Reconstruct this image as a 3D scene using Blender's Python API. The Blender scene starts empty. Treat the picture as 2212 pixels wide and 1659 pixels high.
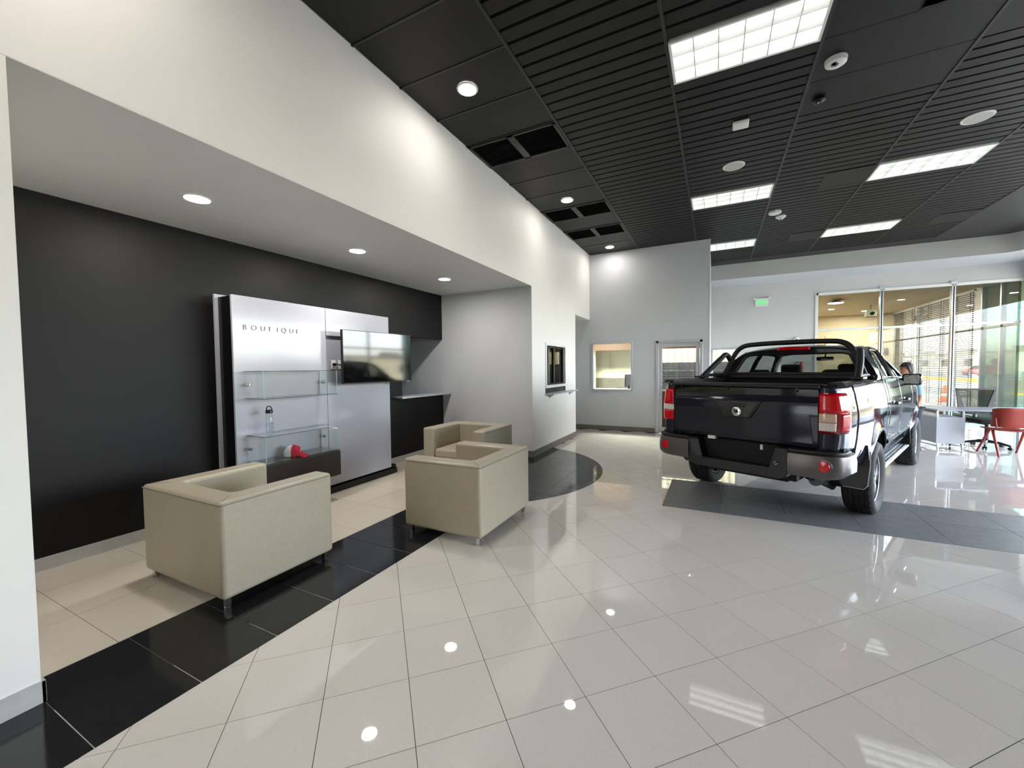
import bpy, bmesh, math, random
from mathutils import Vector, Matrix
random.seed(7)
C = bpy.context.scene.collection
S = bpy.context.scene
pi = math.pi

# ------------------------------------------------------------------ camera
HC = 1.585
YAW, PIT, ROL = math.radians(26.6435), math.radians(2.1897), math.radians(-0.6256)
FPX = 875.97
fwd = Vector((-math.sin(YAW)*math.cos(PIT), math.cos(YAW)*math.cos(PIT), -math.sin(PIT)))
rgt = Vector((math.cos(YAW), math.sin(YAW), 0)); up = rgt.cross(fwd)
cr, sr = math.cos(ROL), math.sin(ROL)
rgt, up = cr*rgt+sr*up, -sr*rgt+cr*up
cam = bpy.data.cameras.new('camera'); cam.sensor_fit = 'HORIZONTAL'; cam.sensor_width = 36
cam.lens = FPX/2212*36; cam.clip_start = .05; cam.clip_end = 400
camo = bpy.data.objects.new('camera', cam); C.objects.link(camo)
camo.matrix_world = Matrix(((rgt.x, up.x, -fwd.x, 0), (rgt.y, up.y, -fwd.y, 0), (rgt.z, up.z, -fwd.z, HC), (0, 0, 0, 1)))
S.camera = camo
def proj(p):
    d = Vector(p)-Vector((0, 0, HC)); q = d.dot(fwd)
    if q < .05: return None
    return 1106+FPX*d.dot(rgt)/q, 829.5-FPX*d.dot(up)/q, q

# ------------------------------------------------------------------ world, sun, portals, exposure
w = bpy.data.worlds.new('world'); S.world = w; w.use_nodes = True
nt = w.node_tree; bg = nt.nodes['Background']
sky = nt.nodes.new('ShaderNodeTexSky'); sky.sky_type = 'NISHITA'; sky.sun_disc = False
sky.sun_elevation = math.radians(55); sky.sun_rotation = math.radians(250); sky.dust_density = 2.0; sky.air_density = 1.0
hs = nt.nodes.new('ShaderNodeHueSaturation'); hs.inputs['Saturation'].default_value = .55
nt.links.new(sky.outputs[0], hs.inputs['Color']); nt.links.new(hs.outputs[0], bg.inputs[0]); bg.inputs[1].default_value = 3.0
sun = bpy.data.lights.new('sun', 'SUN'); sun.energy = 3.2; sun.angle = .01; sun.color = (1, .95, .86)
so = bpy.data.objects.new('sun', sun); C.objects.link(so)
so.rotation_euler = Vector((.35, -.42, -.84)).to_track_quat('-Z', 'Y').to_euler()
def portal(loc, rot, sx, sy):
    l = bpy.data.lights.new('window_portal', 'AREA'); l.shape = 'RECTANGLE'; l.size = sx; l.size_y = sy
    l.cycles.is_portal = True
    o = bpy.data.objects.new('window_portal', l); C.objects.link(o); o.location = loc; o.rotation_euler = rot
portal((6.75, 12.5, 1.9), (0, pi/2, 0), 3.7, 19.2)
vs = S.view_settings; S.display_settings.display_device = 'sRGB'
vs.view_transform = 'Standard'; vs.look = 'None'; vs.gamma = 1; vs.exposure = 1.04; vs.use_curve_mapping = False
try:
    S.cycles.use_denoising = True; S.cycles.max_bounces = 10; S.cycles.transparent_max_bounces = 16
    S.cycles.sample_clamp_indirect = 6; S.cycles.caustics_reflective = False; S.cycles.caustics_refractive = False
except Exception: pass

# ------------------------------------------------------------------ materials
def lin(c): return tuple(((x/255/12.92) if x/255 <= .04045 else ((x/255+.055)/1.055)**2.4) for x in c)
def mat(name, rgb, rough=.5, metal=0, spec=.5, coat=0, noise=0, nscale=20, bump=0, bscale=200, rnd=0, trans=0, ior=1.45, emit=0, srgb=True, alpha=1, nstretch=None):
    m = bpy.data.materials.new(name); m.use_nodes = True; t = m.node_tree; b = t.nodes['Principled BSDF']
    c = lin(rgb) if srgb else rgb
    b.inputs['Base Color'].default_value = (*c, 1); b.inputs['Roughness'].default_value = rough; b.inputs['Metallic'].default_value = metal
    b.inputs['Specular IOR Level'].default_value = spec; b.inputs['Coat Weight'].default_value = coat; b.inputs['Coat Roughness'].default_value = .03
    b.inputs['Transmission Weight'].default_value = trans; b.inputs['IOR'].default_value = ior; b.inputs['Alpha'].default_value = alpha
    if emit: b.inputs['Emission Color'].default_value = (*c, 1); b.inputs['Emission Strength'].default_value = emit
    if noise or bump or rnd:
        tc = t.nodes.new('ShaderNodeTexCoord'); mp = t.nodes.new('ShaderNodeMapping'); t.links.new(tc.outputs['Object'], mp.inputs[0])
        if nstretch: mp.inputs['Scale'].default_value = nstretch
    if noise or rnd:
        n = t.nodes.new('ShaderNodeTexNoise'); n.inputs['Scale'].default_value = nscale; n.inputs['Detail'].default_value = 5
        t.links.new(mp.outputs[0], n.inputs[0])
        hs = t.nodes.new('ShaderNodeHueSaturation'); hs.inputs['Color'].default_value = (*c, 1)
        r = t.nodes.new('ShaderNodeMapRange'); r.inputs[1].default_value = .25; r.inputs[2].default_value = .75
        r.inputs[3].default_value = 1-noise; r.inputs[4].default_value = 1+noise; t.links.new(n.outputs[0], r.inputs[0])
        last = r.outputs[0]
        if rnd:
            oi = t.nodes.new('ShaderNodeObjectInfo'); r2 = t.nodes.new('ShaderNodeMapRange'); r2.inputs[3].default_value = 1-rnd; r2.inputs[4].default_value = 1+rnd
            t.links.new(oi.outputs['Random'], r2.inputs[0]); mu = t.nodes.new('ShaderNodeMath'); mu.operation = 'MULTIPLY'
            t.links.new(last, mu.inputs[0]); t.links.new(r2.outputs[0], mu.inputs[1]); last = mu.outputs[0]
        t.links.new(last, hs.inputs['Value']); t.links.new(hs.outputs[0], b.inputs['Base Color'])
    if bump:
        n = t.nodes.new('ShaderNodeTexNoise'); n.inputs['Scale'].default_value = bscale; n.inputs['Detail'].default_value = 3
        t.links.new(mp.outputs[0], n.inputs[0]); bp = t.nodes.new('ShaderNodeBump'); bp.inputs['Strength'].default_value = bump; bp.inputs['Distance'].default_value = .003
        t.links.new(n.outputs[0], bp.inputs['Height']); t.links.new(bp.outputs[0], b.inputs['Normal'])
    return m
def glass(name, tint, ior=1.5, rough=0):
    """thin architectural sheet: tinted see-through plus Fresnel mirror"""
    m = bpy.data.materials.new(name); m.use_nodes = True; t = m.node_tree; t.nodes.clear()
    o = t.nodes.new('ShaderNodeOutputMaterial'); mx = t.nodes.new('ShaderNodeMixShader'); tr = t.nodes.new('ShaderNodeBsdfTransparent')
    gl = t.nodes.new('ShaderNodeBsdfGlossy'); lw = t.nodes.new('ShaderNodeLayerWeight'); lw.inputs[0].default_value = .5
    pw_ = t.nodes.new('ShaderNodeMath'); pw_.operation = 'POWER'; pw_.inputs[1].default_value = 5; t.links.new(lw.outputs['Facing'], pw_.inputs[0])
    f0 = ((ior-1)/(ior+1))**2; mr = t.nodes.new('ShaderNodeMapRange'); mr.inputs[3].default_value = f0; mr.inputs[4].default_value = .9; t.links.new(pw_.outputs[0], mr.inputs[0])
    tr.inputs[0].default_value = (*tint, 1); gl.inputs['Roughness'].default_value = rough
    t.links.new(mr.outputs[0], mx.inputs[0]); t.links.new(tr.outputs[0], mx.inputs[1]); t.links.new(gl.outputs[0], mx.inputs[2]); t.links.new(mx.outputs[0], o.inputs[0])
    return m
def emis(name, rgb, s):
    m = bpy.data.materials.new(name); m.use_nodes = True; t = m.node_tree; t.nodes.clear()
    o = t.nodes.new('ShaderNodeOutputMaterial'); e = t.nodes.new('ShaderNodeEmission'); e.inputs[0].default_value = (*rgb, 1); e.inputs[1].default_value = s
    t.links.new(e.outputs[0], o.inputs[0]); return m
M = {}
M['white'] = mat('white_wall_paint', (240, 237, 232), .55, noise=.012, nscale=3, bump=.06, bscale=120)
M['grey_wall'] = mat('pale_grey_wall_paint', (202, 205, 209), .6, noise=.012, nscale=3, bump=.06, bscale=120)
M['soffit'] = mat('grey_soffit_paint', (226, 228, 227), .5, noise=.02, nscale=2, bump=.04)
M['bulk'] = mat('grey_bulkhead_paint', (196, 195, 190), .5, noise=.03, nscale=2)
M['charcoal'] = mat('charcoal_wall_paint', (26, 25, 25), .5, spec=.2, noise=.03, nscale=6, bump=.08, bscale=150)
M['black_ceil'] = mat('black_acoustic_tile', (17, 16, 16), .5, spec=.36, noise=.10, nscale=9, bump=.35, bscale=160, rnd=.08)
M['black_tee'] = mat('black_grid_paint', (36, 36, 35), .45, noise=.15, nscale=14)
M['void'] = mat('dark_void', (10, 10, 10), .9)
M['tile'] = mat('cream_porcelain', (214, 208, 199), .022, spec=.75, noise=.03, nscale=60, rnd=.02)
M['tile_niche'] = mat('beige_porcelain', (205, 196, 180), .1, spec=.5, noise=.04, nscale=50, rnd=.025)
M['tile_dark'] = mat('black_porcelain', (33, 34, 35), .1, spec=.5, noise=.12, nscale=24, rnd=.06)
M['slate'] = mat('slate_tile', (112, 112, 113), .5, spec=.28, noise=.14, nscale=14, rnd=.08, bump=.3, bscale=60)
M['grout'] = mat('dark_grout', (30, 27, 25), .9)
M['base_lt'] = mat('pale_marbled_skirting', (186, 186, 184), .3, noise=.12, nscale=7)
M['base_dk'] = mat('taupe_skirting', (118, 112, 105), .3, noise=.08, nscale=10)
M['lam_white'] = mat('white_gloss_laminate', (174, 175, 183), .12, spec=.5, bump=.02, bscale=6)
M['lam_black'] = mat('black_gloss_laminate', (14, 14, 15), .2)
M['lam_brown'] = mat('dark_brown_laminate', (44, 35, 29), .35)
M['glass_case'] = glass('clear_green_glass', (.975, .99, .985), 1.45)
M['glass_edge'] = mat('green_glass_edge', (28, 52, 48), .15)
M['chrome'] = mat('chrome', (215, 215, 215), .12, metal=1)
M['steel'] = mat('brushed_steel', (165, 167, 170), .35, metal=1)
M['alu'] = mat('aluminium_frame', (196, 199, 203), .38, metal=.55)
M['leather'] = mat('olive_beige_leather', (166, 158, 138), .36, spec=.5, noise=.04, nscale=30, bump=.10, bscale=260)
M['seam'] = mat('leather_seam', (112, 106, 91), .6)
M['black_pl'] = mat('black_plastic', (18, 18, 19), .38)
M['black_matte'] = mat('black_matte', (14, 14, 14), .8)
M['screen'] = mat('screen_glass', (6, 6, 7), .06, spec=.6)
M['win_glass'] = glass('interior_glass', (.86, .88, .86))
M['part_glass'] = glass('tinted_partition_glass', (.48, .50, .475))
M['ext_glass'] = glass('shopfront_glass', (.96, .955, .96))
M['film_glass'] = glass('teal_filmed_glass', (.24, .33, .305))
M['lamp_on'] = emis('lamp_diffuser', (1, .95, .90), 160)
M['lamp_warm'] = emis('lamp_diffuser_warm', (1, .93, .86), 68)
M['tube_on'] = emis('fluorescent_glow', (.98, 1, .98), 1.25)
M['lamp_wht'] = mat('white_enamel', (232, 233, 230), .4)
M['white_pl'] = mat('white_plastic', (226, 226, 220), .4)
M['cream'] = mat('cream_wall_paint', (216, 198, 170), .6, noise=.02, nscale=3)
M['cream_corr'] = mat('cream_corrugated_sheet', (150, 142, 112), .5, noise=.04, nscale=4)
M['cream_off'] = mat('pale_cream_office_paint', (232, 228, 200), .6, noise=.02, nscale=3)
M['grey_dado'] = mat('grey_dado_paint', (128, 126, 112), .6, noise=.03)
M['brown_beam'] = mat('tan_beam_paint', (88, 66, 47), .6, noise=.03)
M['crate'] = mat('dark_grey_crate', (26, 26, 25), .55, noise=.15, nscale=8)
M['blind'] = mat('brown_blind_slat', (96, 82, 76), .5)
M['cord'] = mat('blind_cord', (90, 78, 74), .8)
M['red_hat'] = mat('crimson_cotton', (176, 18, 46), .85, bump=.2, bscale=400)
M['mesh_wht'] = mat('white_mesh', (222, 222, 222), .9, bump=.5, bscale=500)
M['green'] = emis('green_sign_letter', (.02, .62, .10), 1.0)
M['water'] = glass('clear_bottle_plastic', (.93, .95, .96), 1.4, .02)
M['red_pl'] = mat('brick_red_plastic', (134, 42, 30), .38)
M['desk'] = mat('pale_grey_laminate', (158, 161, 167), .3, noise=.02, nscale=40)
M['mesh_blk'] = glass('black_chair_mesh', (.55, .55, .53), 1.02, .6)
M['skin'] = mat('skin', (186, 132, 106), .5)
M['hair'] = mat('grey_black_hair', (52, 48, 47), .6, noise=.5, nscale=30, bump=.6, bscale=90, nstretch=(1, 1, .25))
M['shirt'] = mat('pale_blue_shirt', (150, 186, 226), .8, bump=.2, bscale=30)
M['jeans'] = mat('dark_trousers', (44, 48, 60), .85)
M['letter'] = mat('grey_metal_letter', (112, 112, 116), .4, metal=.2)
# truck
M['paint'] = mat('graphite_metallic_paint', (34, 36, 44), .07, metal=0, spec=.35, coat=0, noise=.02, nscale=400)
M['gloss_blk'] = mat('gloss_black', (7, 7, 8), .08, coat=.6)
M['trim'] = mat('black_grained_trim', (20, 20, 21), .5, bump=.15, bscale=500)
M['bump_grey'] = mat('satin_grey_bumper', (94, 88, 87), .32, metal=.45)
M['tyre'] = mat('tyre_rubber', (34, 34, 33), .75, noise=.15, nscale=40)
M['alloy'] = mat('machined_alloy', (205, 207, 210), .22, metal=1)
M['alloy_dk'] = mat('dark_alloy', (22, 22, 24), .3, metal=.4)
M['red_lens'] = mat('red_lens', (168, 0, 12), .12, spec=.4, coat=.4, emit=.10)  # faint glow added to the red; reflectors share it without being lamps
M['red_dark'] = mat('dark_red_lens', (120, 6, 16), .08, coat=1)
M['clear_lens'] = mat('clear_lens', (214, 206, 198), .08, coat=1, noise=.12, nscale=40, nstretch=(3, 1, .3))
M['amber_lens'] = mat('pale_amber_lens', (206, 176, 150), .08, coat=1, noise=.2, nscale=40, nstretch=(3, 1, .3))
M['car_glass'] = glass('tinted_car_glass', (.50, .53, .52), 1.5)
M['liner'] = mat('grey_headliner', (168, 165, 155), .9)
M['seat'] = mat('charcoal_seat_fabric', (62, 64, 66), .8)
M['side_step'] = mat('ribbed_aluminium', (176, 182, 190), .3, metal=.8)
M['asphalt'] = mat('asphalt', (118, 120, 112), .9, noise=.1, nscale=3)
M['pave'] = mat('pale_concrete_paving', (196, 190, 176), .85, noise=.06, nscale=2)
M['conc'] = mat('grey_concrete', (120, 118, 104), .9, noise=.12, nscale=3)
M['yellow'] = mat('yellow_kerb_paint', (236, 176, 40), .6)
M['orange'] = mat('orange_cone', (236, 110, 36), .5)
M['red_car'] = mat('red_car_paint', (190, 24, 44), .3, coat=1)
M['facade'] = mat('pale_street_facade', (196, 190, 158), .8, noise=.06, nscale=1)
M['ext_red'] = mat('extinguisher_red', (190, 30, 30), .3)

# ------------------------------------------------------------------ geometry helpers
class MB:
    def __init__(s): s.v = []; s.f = []
    def add(s, vs_, fs_):
        n = len(s.v); s.v += [tuple(p) for p in vs_]; s.f += [tuple(i+n for i in f) for f in fs_]; return s
    def box(s, x0, x1, y0, y1, z0, z1):
        if x0 > x1: x0, x1 = x1, x0
        if y0 > y1: y0, y1 = y1, y0
        return s.add([(x0, y0, z0), (x1, y0, z0), (x1, y1, z0), (x0, y1, z0), (x0, y0, z1), (x1, y0, z1), (x1, y1, z1), (x0, y1, z1)],
                     [(3, 2, 1, 0), (4, 5, 6, 7), (0, 1, 5, 4), (1, 2, 6, 5), (2, 3, 7, 6), (3, 0, 4, 7)])
    def cyl(s, p0, p1, r, n=16, r2=None, cap=True):
        p0, p1 = Vector(p0), Vector(p1); r2 = r if r2 is None else r2
        d = (p1-p0).normalized(); a = d.orthogonal().normalized(); b = d.cross(a); vv = []
        for p, q in ((p0, r), (p1, r2)):
            for i in range(n):
                t = 2*pi*i/n; vv.append(p+q*(math.cos(t)*a+math.sin(t)*b))
        ff = [(i, (i+1) % n, n+(i+1) % n, n+i) for i in range(n)]
        if cap: ff += [tuple(range(n-1, -1, -1)), tuple(range(n, 2*n))]
        return s.add(vv, ff)
    def tube(s, path, r, n=10, closed=False):
        P = [Vector(p) for p in path]; m = len(P); rr = r if isinstance(r, (list, tuple)) else [r]*m
        vv = []; ref = None
        for i, p in enumerate(P):
            t = (P[(i+1) % m]-P[i-1]) if closed or 0 < i < m-1 else (P[1]-P[0] if i == 0 else P[-1]-P[-2])
            t.normalize()
            if ref is None: ref = t.orthogonal().normalized()
            a = (ref-t*ref.dot(t)).normalized(); ref = a; b = t.cross(a)
            for k in range(n):
                q = 2*pi*k/n; vv.append(p+rr[i]*(math.cos(q)*a+math.sin(q)*b))
        ff = []
        for i in range(m if closed else m-1):
            for k in range(n):
                j = (i+1) % m; ff.append((i*n+k, i*n+(k+1) % n, j*n+(k+1) % n, j*n+k))
        if not closed: ff += [tuple(range(n-1, -1, -1)), tuple(range((m-1)*n, m*n))]
        return s.add(vv, ff)
    def prism(s, poly, axis, a, b):
        """extrude a polygon; axis x: poly=(y,z); y: poly=(x,z); z: poly=(x,y)"""
        f = {'x': lambda p, t: (t, p[0], p[1]), 'y': lambda p, t: (p[0], t, p[1]), 'z': lambda p, t: (p[0], p[1], t)}[axis]
        n = len(poly); vv = [f(p, a) for p in poly]+[f(p, b) for p in poly]
        return s.add(vv, [tuple(range(n-1, -1, -1)), tuple(range(n, 2*n))]+[(i, (i+1) % n, n+(i+1) % n, n+i) for i in range(n)])
    def lathe(s, prof, n=24, axis='z', o=(0, 0, 0), mod=None, closed=False):
        """prof = [(r, h)]"""
        vv = []
        for i in range(n):
            t = 2*pi*i/n
            for j, (r, h) in enumerate(prof):
                if mod: r, h = mod(i, j, r, h)
                c, q = r*math.cos(t), r*math.sin(t)
                p = {'z': (c, q, h), 'x': (h, c, q), 'y': (c, h, q)}[axis]
                vv.append((p[0]+o[0], p[1]+o[1], p[2]+o[2]))
        m = len(prof); ff = []
        for i in range(n):
            k = (i+1) % n
            for j in range(m if closed else m-1):
                l = (j+1) % m; ff.append((i*m+j, k*m+j, k*m+l, i*m+l))
        return s.add(vv, ff)
    def grid(s, fn, nu, nv):
        vv = [fn(i/nu, j/nv) for i in range(nu+1) for j in range(nv+1)]
        return s.add(vv, [(i*(nv+1)+j, (i+1)*(nv+1)+j, (i+1)*(nv+1)+j+1, i*(nv+1)+j+1) for i in range(nu) for j in range(nv)])
    def ball(s, c, rx, ry, rz, n=16, m=10):
        prof = [(max(1e-4, math.sin(pi*j/m)), -math.cos(pi*j/m)) for j in range(m+1)]
        k = len(s.v); s.lathe(prof, n)
        for i in range(k, len(s.v)):
            p = s.v[i]; s.v[i] = (c[0]+p[0]*rx, c[1]+p[1]*ry, c[2]+p[2]*rz)
        return s
    def mesh(s, name, smooth=35, fix=True):
        me = bpy.data.meshes.new(name); me.from_pydata(s.v, [], s.f); me.update()
        if fix:
            bm = bmesh.new(); bm.from_mesh(me); bmesh.ops.remove_doubles(bm, verts=bm.verts, dist=1e-5)
            bmesh.ops.recalc_face_normals(bm, faces=bm.faces); bm.to_mesh(me); bm.free()
        if smooth:
            me.shade_smooth(); me.set_sharp_from_angle(angle=math.radians(smooth))
        return me
    def build(s, name, m, parent=None, bevel=0, seg=2, smooth=35, solid=0, off=-1, loc=None, sub=0):
        me = s.mesh(name, smooth if not bevel else 60); o = bpy.data.objects.new(name, me); C.objects.link(o)
        for q in (m if isinstance(m, (list, tuple)) else [m]): me.materials.append(M[q] if isinstance(q, str) else q)
        if parent: o.parent = parent
        if loc: o.location = loc
        if sub: k = o.modifiers.new('s', 'SUBSURF'); k.levels = sub; k.render_levels = sub
        if solid: k = o.modifiers.new('t', 'SOLIDIFY'); k.thickness = solid; k.offset = off
        if bevel: k = o.modifiers.new('b', 'BEVEL'); k.width = bevel; k.segments = seg; k.limit_method = 'ANGLE'; k.angle_limit = math.radians(40)
        return o
def tag(o, label=None, cat=None, group=None, kind=None):
    if label: o['label'] = label
    if cat: o['category'] = cat
    if group: o['group'] = group
    if kind: o['kind'] = kind
    return o
def empty(name, loc=(0, 0, 0), rz=0, rot=None):
    o = bpy.data.objects.new(name, None); C.objects.link(o); o.location = loc; o.rotation_euler = rot or (0, 0, rz); o.empty_display_size = .1; return o
def thing(name, label, cat, loc=(0, 0, 0), rz=0, group=None, rot=None): return tag(empty(name, loc, rz, rot), label, cat, group)
def struct(o): o['kind'] = 'structure'; return o
def inst(o, parent=None, loc=None, name=None):
    c = o.copy(); C.objects.link(c)
    if parent: c.parent = parent
    if loc is not None: c.location = loc
    return c
def dup(root, loc, rz=None, label=None, group=None):
    r = root.copy(); C.objects.link(r); r.location = loc
    if rz is not None: r.rotation_euler = (0, 0, rz)
    if label: r['label'] = label
    if group: r['group'] = group
    for ch in list(root.children):
        c = ch.copy(); C.objects.link(c); c.parent = r
        for g in ch.children:
            d = g.copy(); C.objects.link(d); d.parent = c
    return r
def text_mesh(txt, size, depth, name, off=0):
    cu = bpy.data.curves.new(name, 'FONT'); cu.body = txt; cu.size = size; cu.extrude = depth; cu.offset = off; cu.align_x = 'CENTER'; cu.align_y = 'BOTTOM_BASELINE'
    o = bpy.data.objects.new(name, cu); C.objects.link(o)
    me = bpy.data.meshes.new_from_object(o.evaluated_get(bpy.context.evaluated_depsgraph_get()))
    bpy.data.objects.remove(o); bpy.data.curves.remove(cu); me.name = name
    return me
def mobj(name, me, m, parent=None, loc=(0, 0, 0), rot=(0, 0, 0)):
    o = bpy.data.objects.new(name, me); C.objects.link(o); o.data.materials.clear(); o.data.materials.append(M[m] if isinstance(m, str) else m)
    o.parent = parent; o.location = loc; o.rotation_euler = rot; return o

# ================================================================== ROOM SHELL
XL, XN, YF, YG, XR, ZC, ZS = -2.895, -4.83, 10.25, 14.3, 6.62, 4.445, 3.03
YB = -4.5
fl = struct(MB().box(-6.6, XR+.1, YB, 22.2, -.2, -.0022).build('floor', 'grout', smooth=0))

# --- floor tiles: cream diagonal field
TE = .2829; OX, OY = .0175, 2.4125
def octa(h, hz=.010):
    p = [(h, 0), (0, h), (-h, 0), (0, -h)]
    return MB().add([(x, y, -hz) for x, y in p]+[(x, y, 0) for x, y in p], [(4, 5, 6, 7)]+[(i, (i+1) % 4, 4+(i+1) % 4, 4+i) for i in range(4)])
CXB, CYB, RB = -3.4, 5.65, 1.925            # bulge of the dark band
def band_x(y):
    d = RB*RB-(y-CYB)**2
    return max(-2.333 if y < 7.2 else -9, CXB+math.sqrt(d) if d > 0 else -9)
def in_slate(x, y): return x > -.53+.3 and 4.85+.28 < y < 6.07-.28
tiles = []
for i in range(-18, 25):
    for j in range(-26, 44):
        if (i+j) % 2 == 0: continue
        x, y = OX+i*TE, OY+j*TE
        if x > XR or y > YG or y < YB: continue
        if y < YF and x < XL-.1 and y < 9.0: continue
        if y > YF and x < .0: continue
        if x < -6: continue
        if y < 7.6 and x < band_x(y)-.29: continue
        if in_slate(x, y): continue
        p = proj((x, y, 0)); s = -1
        if p and -90 < p[0] < 2300 and p[1] < 1800: s = 1/p[2]**3
        tiles.append((s, x, y))
tiles.sort(reverse=True)
tm = octa(TE-.0021).mesh('floor_tile', 0); tm.materials.append(M['tile'])
for s, x, y in tiles[:300]:
    o = bpy.data.objects.new('floor_tile', tm); C.objects.link(o); o.parent = fl; o.location = (x, y, 0)
fb = MB()
for s, x, y in tiles[300:]:
    h = TE-.0021; fb.add([(x+h, y, 0), (x, y+h, 0), (x-h, y, 0), (x, y-h, 0)], [(0, 1, 2, 3)])
o = fb.build('floor_tile_field', 'tile', fl, smooth=0); o['kind'] = 'stuff'
# --- dark band tiles, clipped by the curve
def dark_tile(x0, x1, y0, y1):
    g = .002; x0 += g; y0 += g; y1 -= g; N = 10; pts = []
    for k in range(N+1):
        y = y0+(y1-y0)*k/N; xr = min(x1-g, band_x(y))
        pts.append((xr, y))
    pts = [(max(x, x0+.001), y) for x, y in pts if x > x0-.02]
    if len(pts) < 2 or max(p[0] for p in pts)-x0 < .02: return
    if abs(max(p[0] for p in pts)-min(p[0] for p in pts)) < 1e-6: pts = [pts[0], pts[-1]]
    poly = [(x0, pts[0][1])]+pts+[(x0, pts[-1][1])]
    MB().prism(poly, 'z', -.01, .0015).build('dark_floor_tile', 'tile_dark', fl, smooth=0)
y = -1.72
xs = [-3.125, -2.727]+[-2.333+.4*k for k in range(0, 4)]
while y < 7.6:
    for k, x in enumerate(xs):
        if x < XL-.25 and y > 6.6: continue
        if y > 6.6 and x < XL: x0 = XL-.02
        else: x0 = x
        dark_tile(x0, x+.4, y, y+.4)
    y += .4
b = MB(); P = [(-3.127, -1.7), (-2.335, -1.7)]+[(band_x(.4+.2*k)-.004, .4+.2*k) for k in range(34)]+[(XL-.01, 7.1), (XL-.01, 6.56), (-3.127, 6.56)]
b.prism(P, 'z', -.02, -.0012).build('dark_band_grout', mat('grey_grout', (128, 126, 122), .9), fl, smooth=0)
# --- beige tiles inside the niche
for k in range(0, 4):
    for j in range(0, 11):
        x1 = -3.127-.61*k; x0 = max(x1-.61, -4.82); y0 = .43+.605*j; y1 = min(y0+.605, 6.56)
        if y0 > 6.5: continue
        MB().box(x0+.0015, x1-.0015, max(y0, .60)+.0015, y1-.0015, -.01, .0005).build('beige_floor_tile', 'tile_niche', fl, smooth=0)
# --- slate display strip
for k in range(0, 12):
    for j in range(2):
        x0 = -.535+.6075*k; x1 = min(x0+.6075, XR-.1)
        if x0 > XR-.2: continue
        MB().box(x0+.002, x1-.002, 4.85+.61*j+.002, 4.85+.61*(j+1)-.002, -.01, .002).build('slate_tile', 'slate', fl, smooth=0)

# --- walls
wl = MB()
wl.box(XL-.14, XL, YB, YF+.001, ZS+.004, ZC+.13)                         # header above the niche
wl.box(XN-.1, XL, .53, .673, -.1, ZS-.001)                              # thin partition, its end is the pillar
wl.box(XL-.14, XL, YB, -2.2, -.1, ZS)
# cashier block with window hole y 7.17-8.37 z 1.21-2.08
for a in ((6.574, 7.19, -.1, ZS+.004), (8.35, 9.06, -.1, ZS+.004), (7.19, 8.35, -.1, 1.10), (7.19, 8.35, 2.07, ZS+.004)):
    wl.box(XL-.14, XL, *a)
wl.box(XL-.14, XL, 9.06, YF, 2.81, ZS+.004)
wl.box(-4.6, XL-.14, 8.92, 9.06, -.1, 2.81)
wl.box(-4.7, -4.6, 8.92, YF, -.1, 2.95).box(-4.7, XL-.14, 9.0, YF, 2.812, 2.95)  # unseen corridor end and ceiling added to stop light leaking in
struct(wl.build('wall_left', 'white', smooth=0))
struct(MB().box(-6.6, XL-.002, 6.57, 6.71, -.1, ZS-.001).build('wall_niche_end', 'grey_wall', smooth=0))
nb = MB()
nb.box(XN-.12, XN, -2.3, 5.40, -.1, ZS).box(XN-.12, XN, 5.40, 6.57, -.1, 1.10).box(XN-.12, XN, 5.40, 6.57, 2.17, ZS)
struct(nb.build('wall_niche_back', 'charcoal', smooth=0))
struct(MB().box(-6.7, -6.6, 4.5, 6.6, -.1, ZS).box(-6.6, XN-.12, 4.5, 4.6, -.1, ZS).build('wall_passage', 'grey_wall', smooth=0))
struct(MB().box(-6.7, XL-.001, -2.3, 6.71, ZS, ZS+.1).build('ceiling_niche', 'soffit', smooth=0))
# cashier interior
struct(MB().box(-4.75, XL-.14, 6.71, 6.73, -.1, 2.9).box(-4.77, -4.75, 6.71, 8.92, -.1, 2.9).box(-4.75, XL-.14, 8.90, 8.92, -.1, 2.9).box(-4.75, XL-.14, 6.71, 8.92, 2.9, 2.95).build('wall_cashier', 'black_matte', smooth=0))
# far office wall with window and door holes
XO = -.13
fw = MB(); T = .12
for a in ((-6.6, -2.83, -.1, ZC), (-2.83, -1.82, -.1, 1.01), (-2.83, -1.82, 2.21, ZC), (-1.82, -1.275, -.1, ZC), (-1.275, -.262, 2.205, ZC), (-.262, XO, -.1, ZC)):
    fw.box(a[0], a[1], YF, YF+T, a[2], a[3])
fw.box(XO-.1, XO, YF+T, YG, -.1, ZC)
struct(fw.build('wall_far', 'grey_wall', smooth=0))
struct(MB().box(XO-.002, XO+.012, YF-.006, YF+.02, 0, ZC).build('trim_1', 'white', smooth=0))
# exit-sign wall (y = YG) with a window hole and the glass partition to its right
XP = 2.55
sw = MB(); T2 = .12
for a in ((XO, -.09, -.1, 4.2), (-.09, .60, 2.13, 4.2), (-.09, .60, -.1, .95), (.60, XP, -.1, 4.2), (XP, XR+.4, 3.62, 4.2)):
    sw.box(a[0], a[1], YG, YG+T2, a[2], a[3])
struct(sw.build('wall_exit', mat('neutral_grey_wall_paint', (203, 202, 199), .6, noise=.012, nscale=3), smooth=0))
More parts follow.
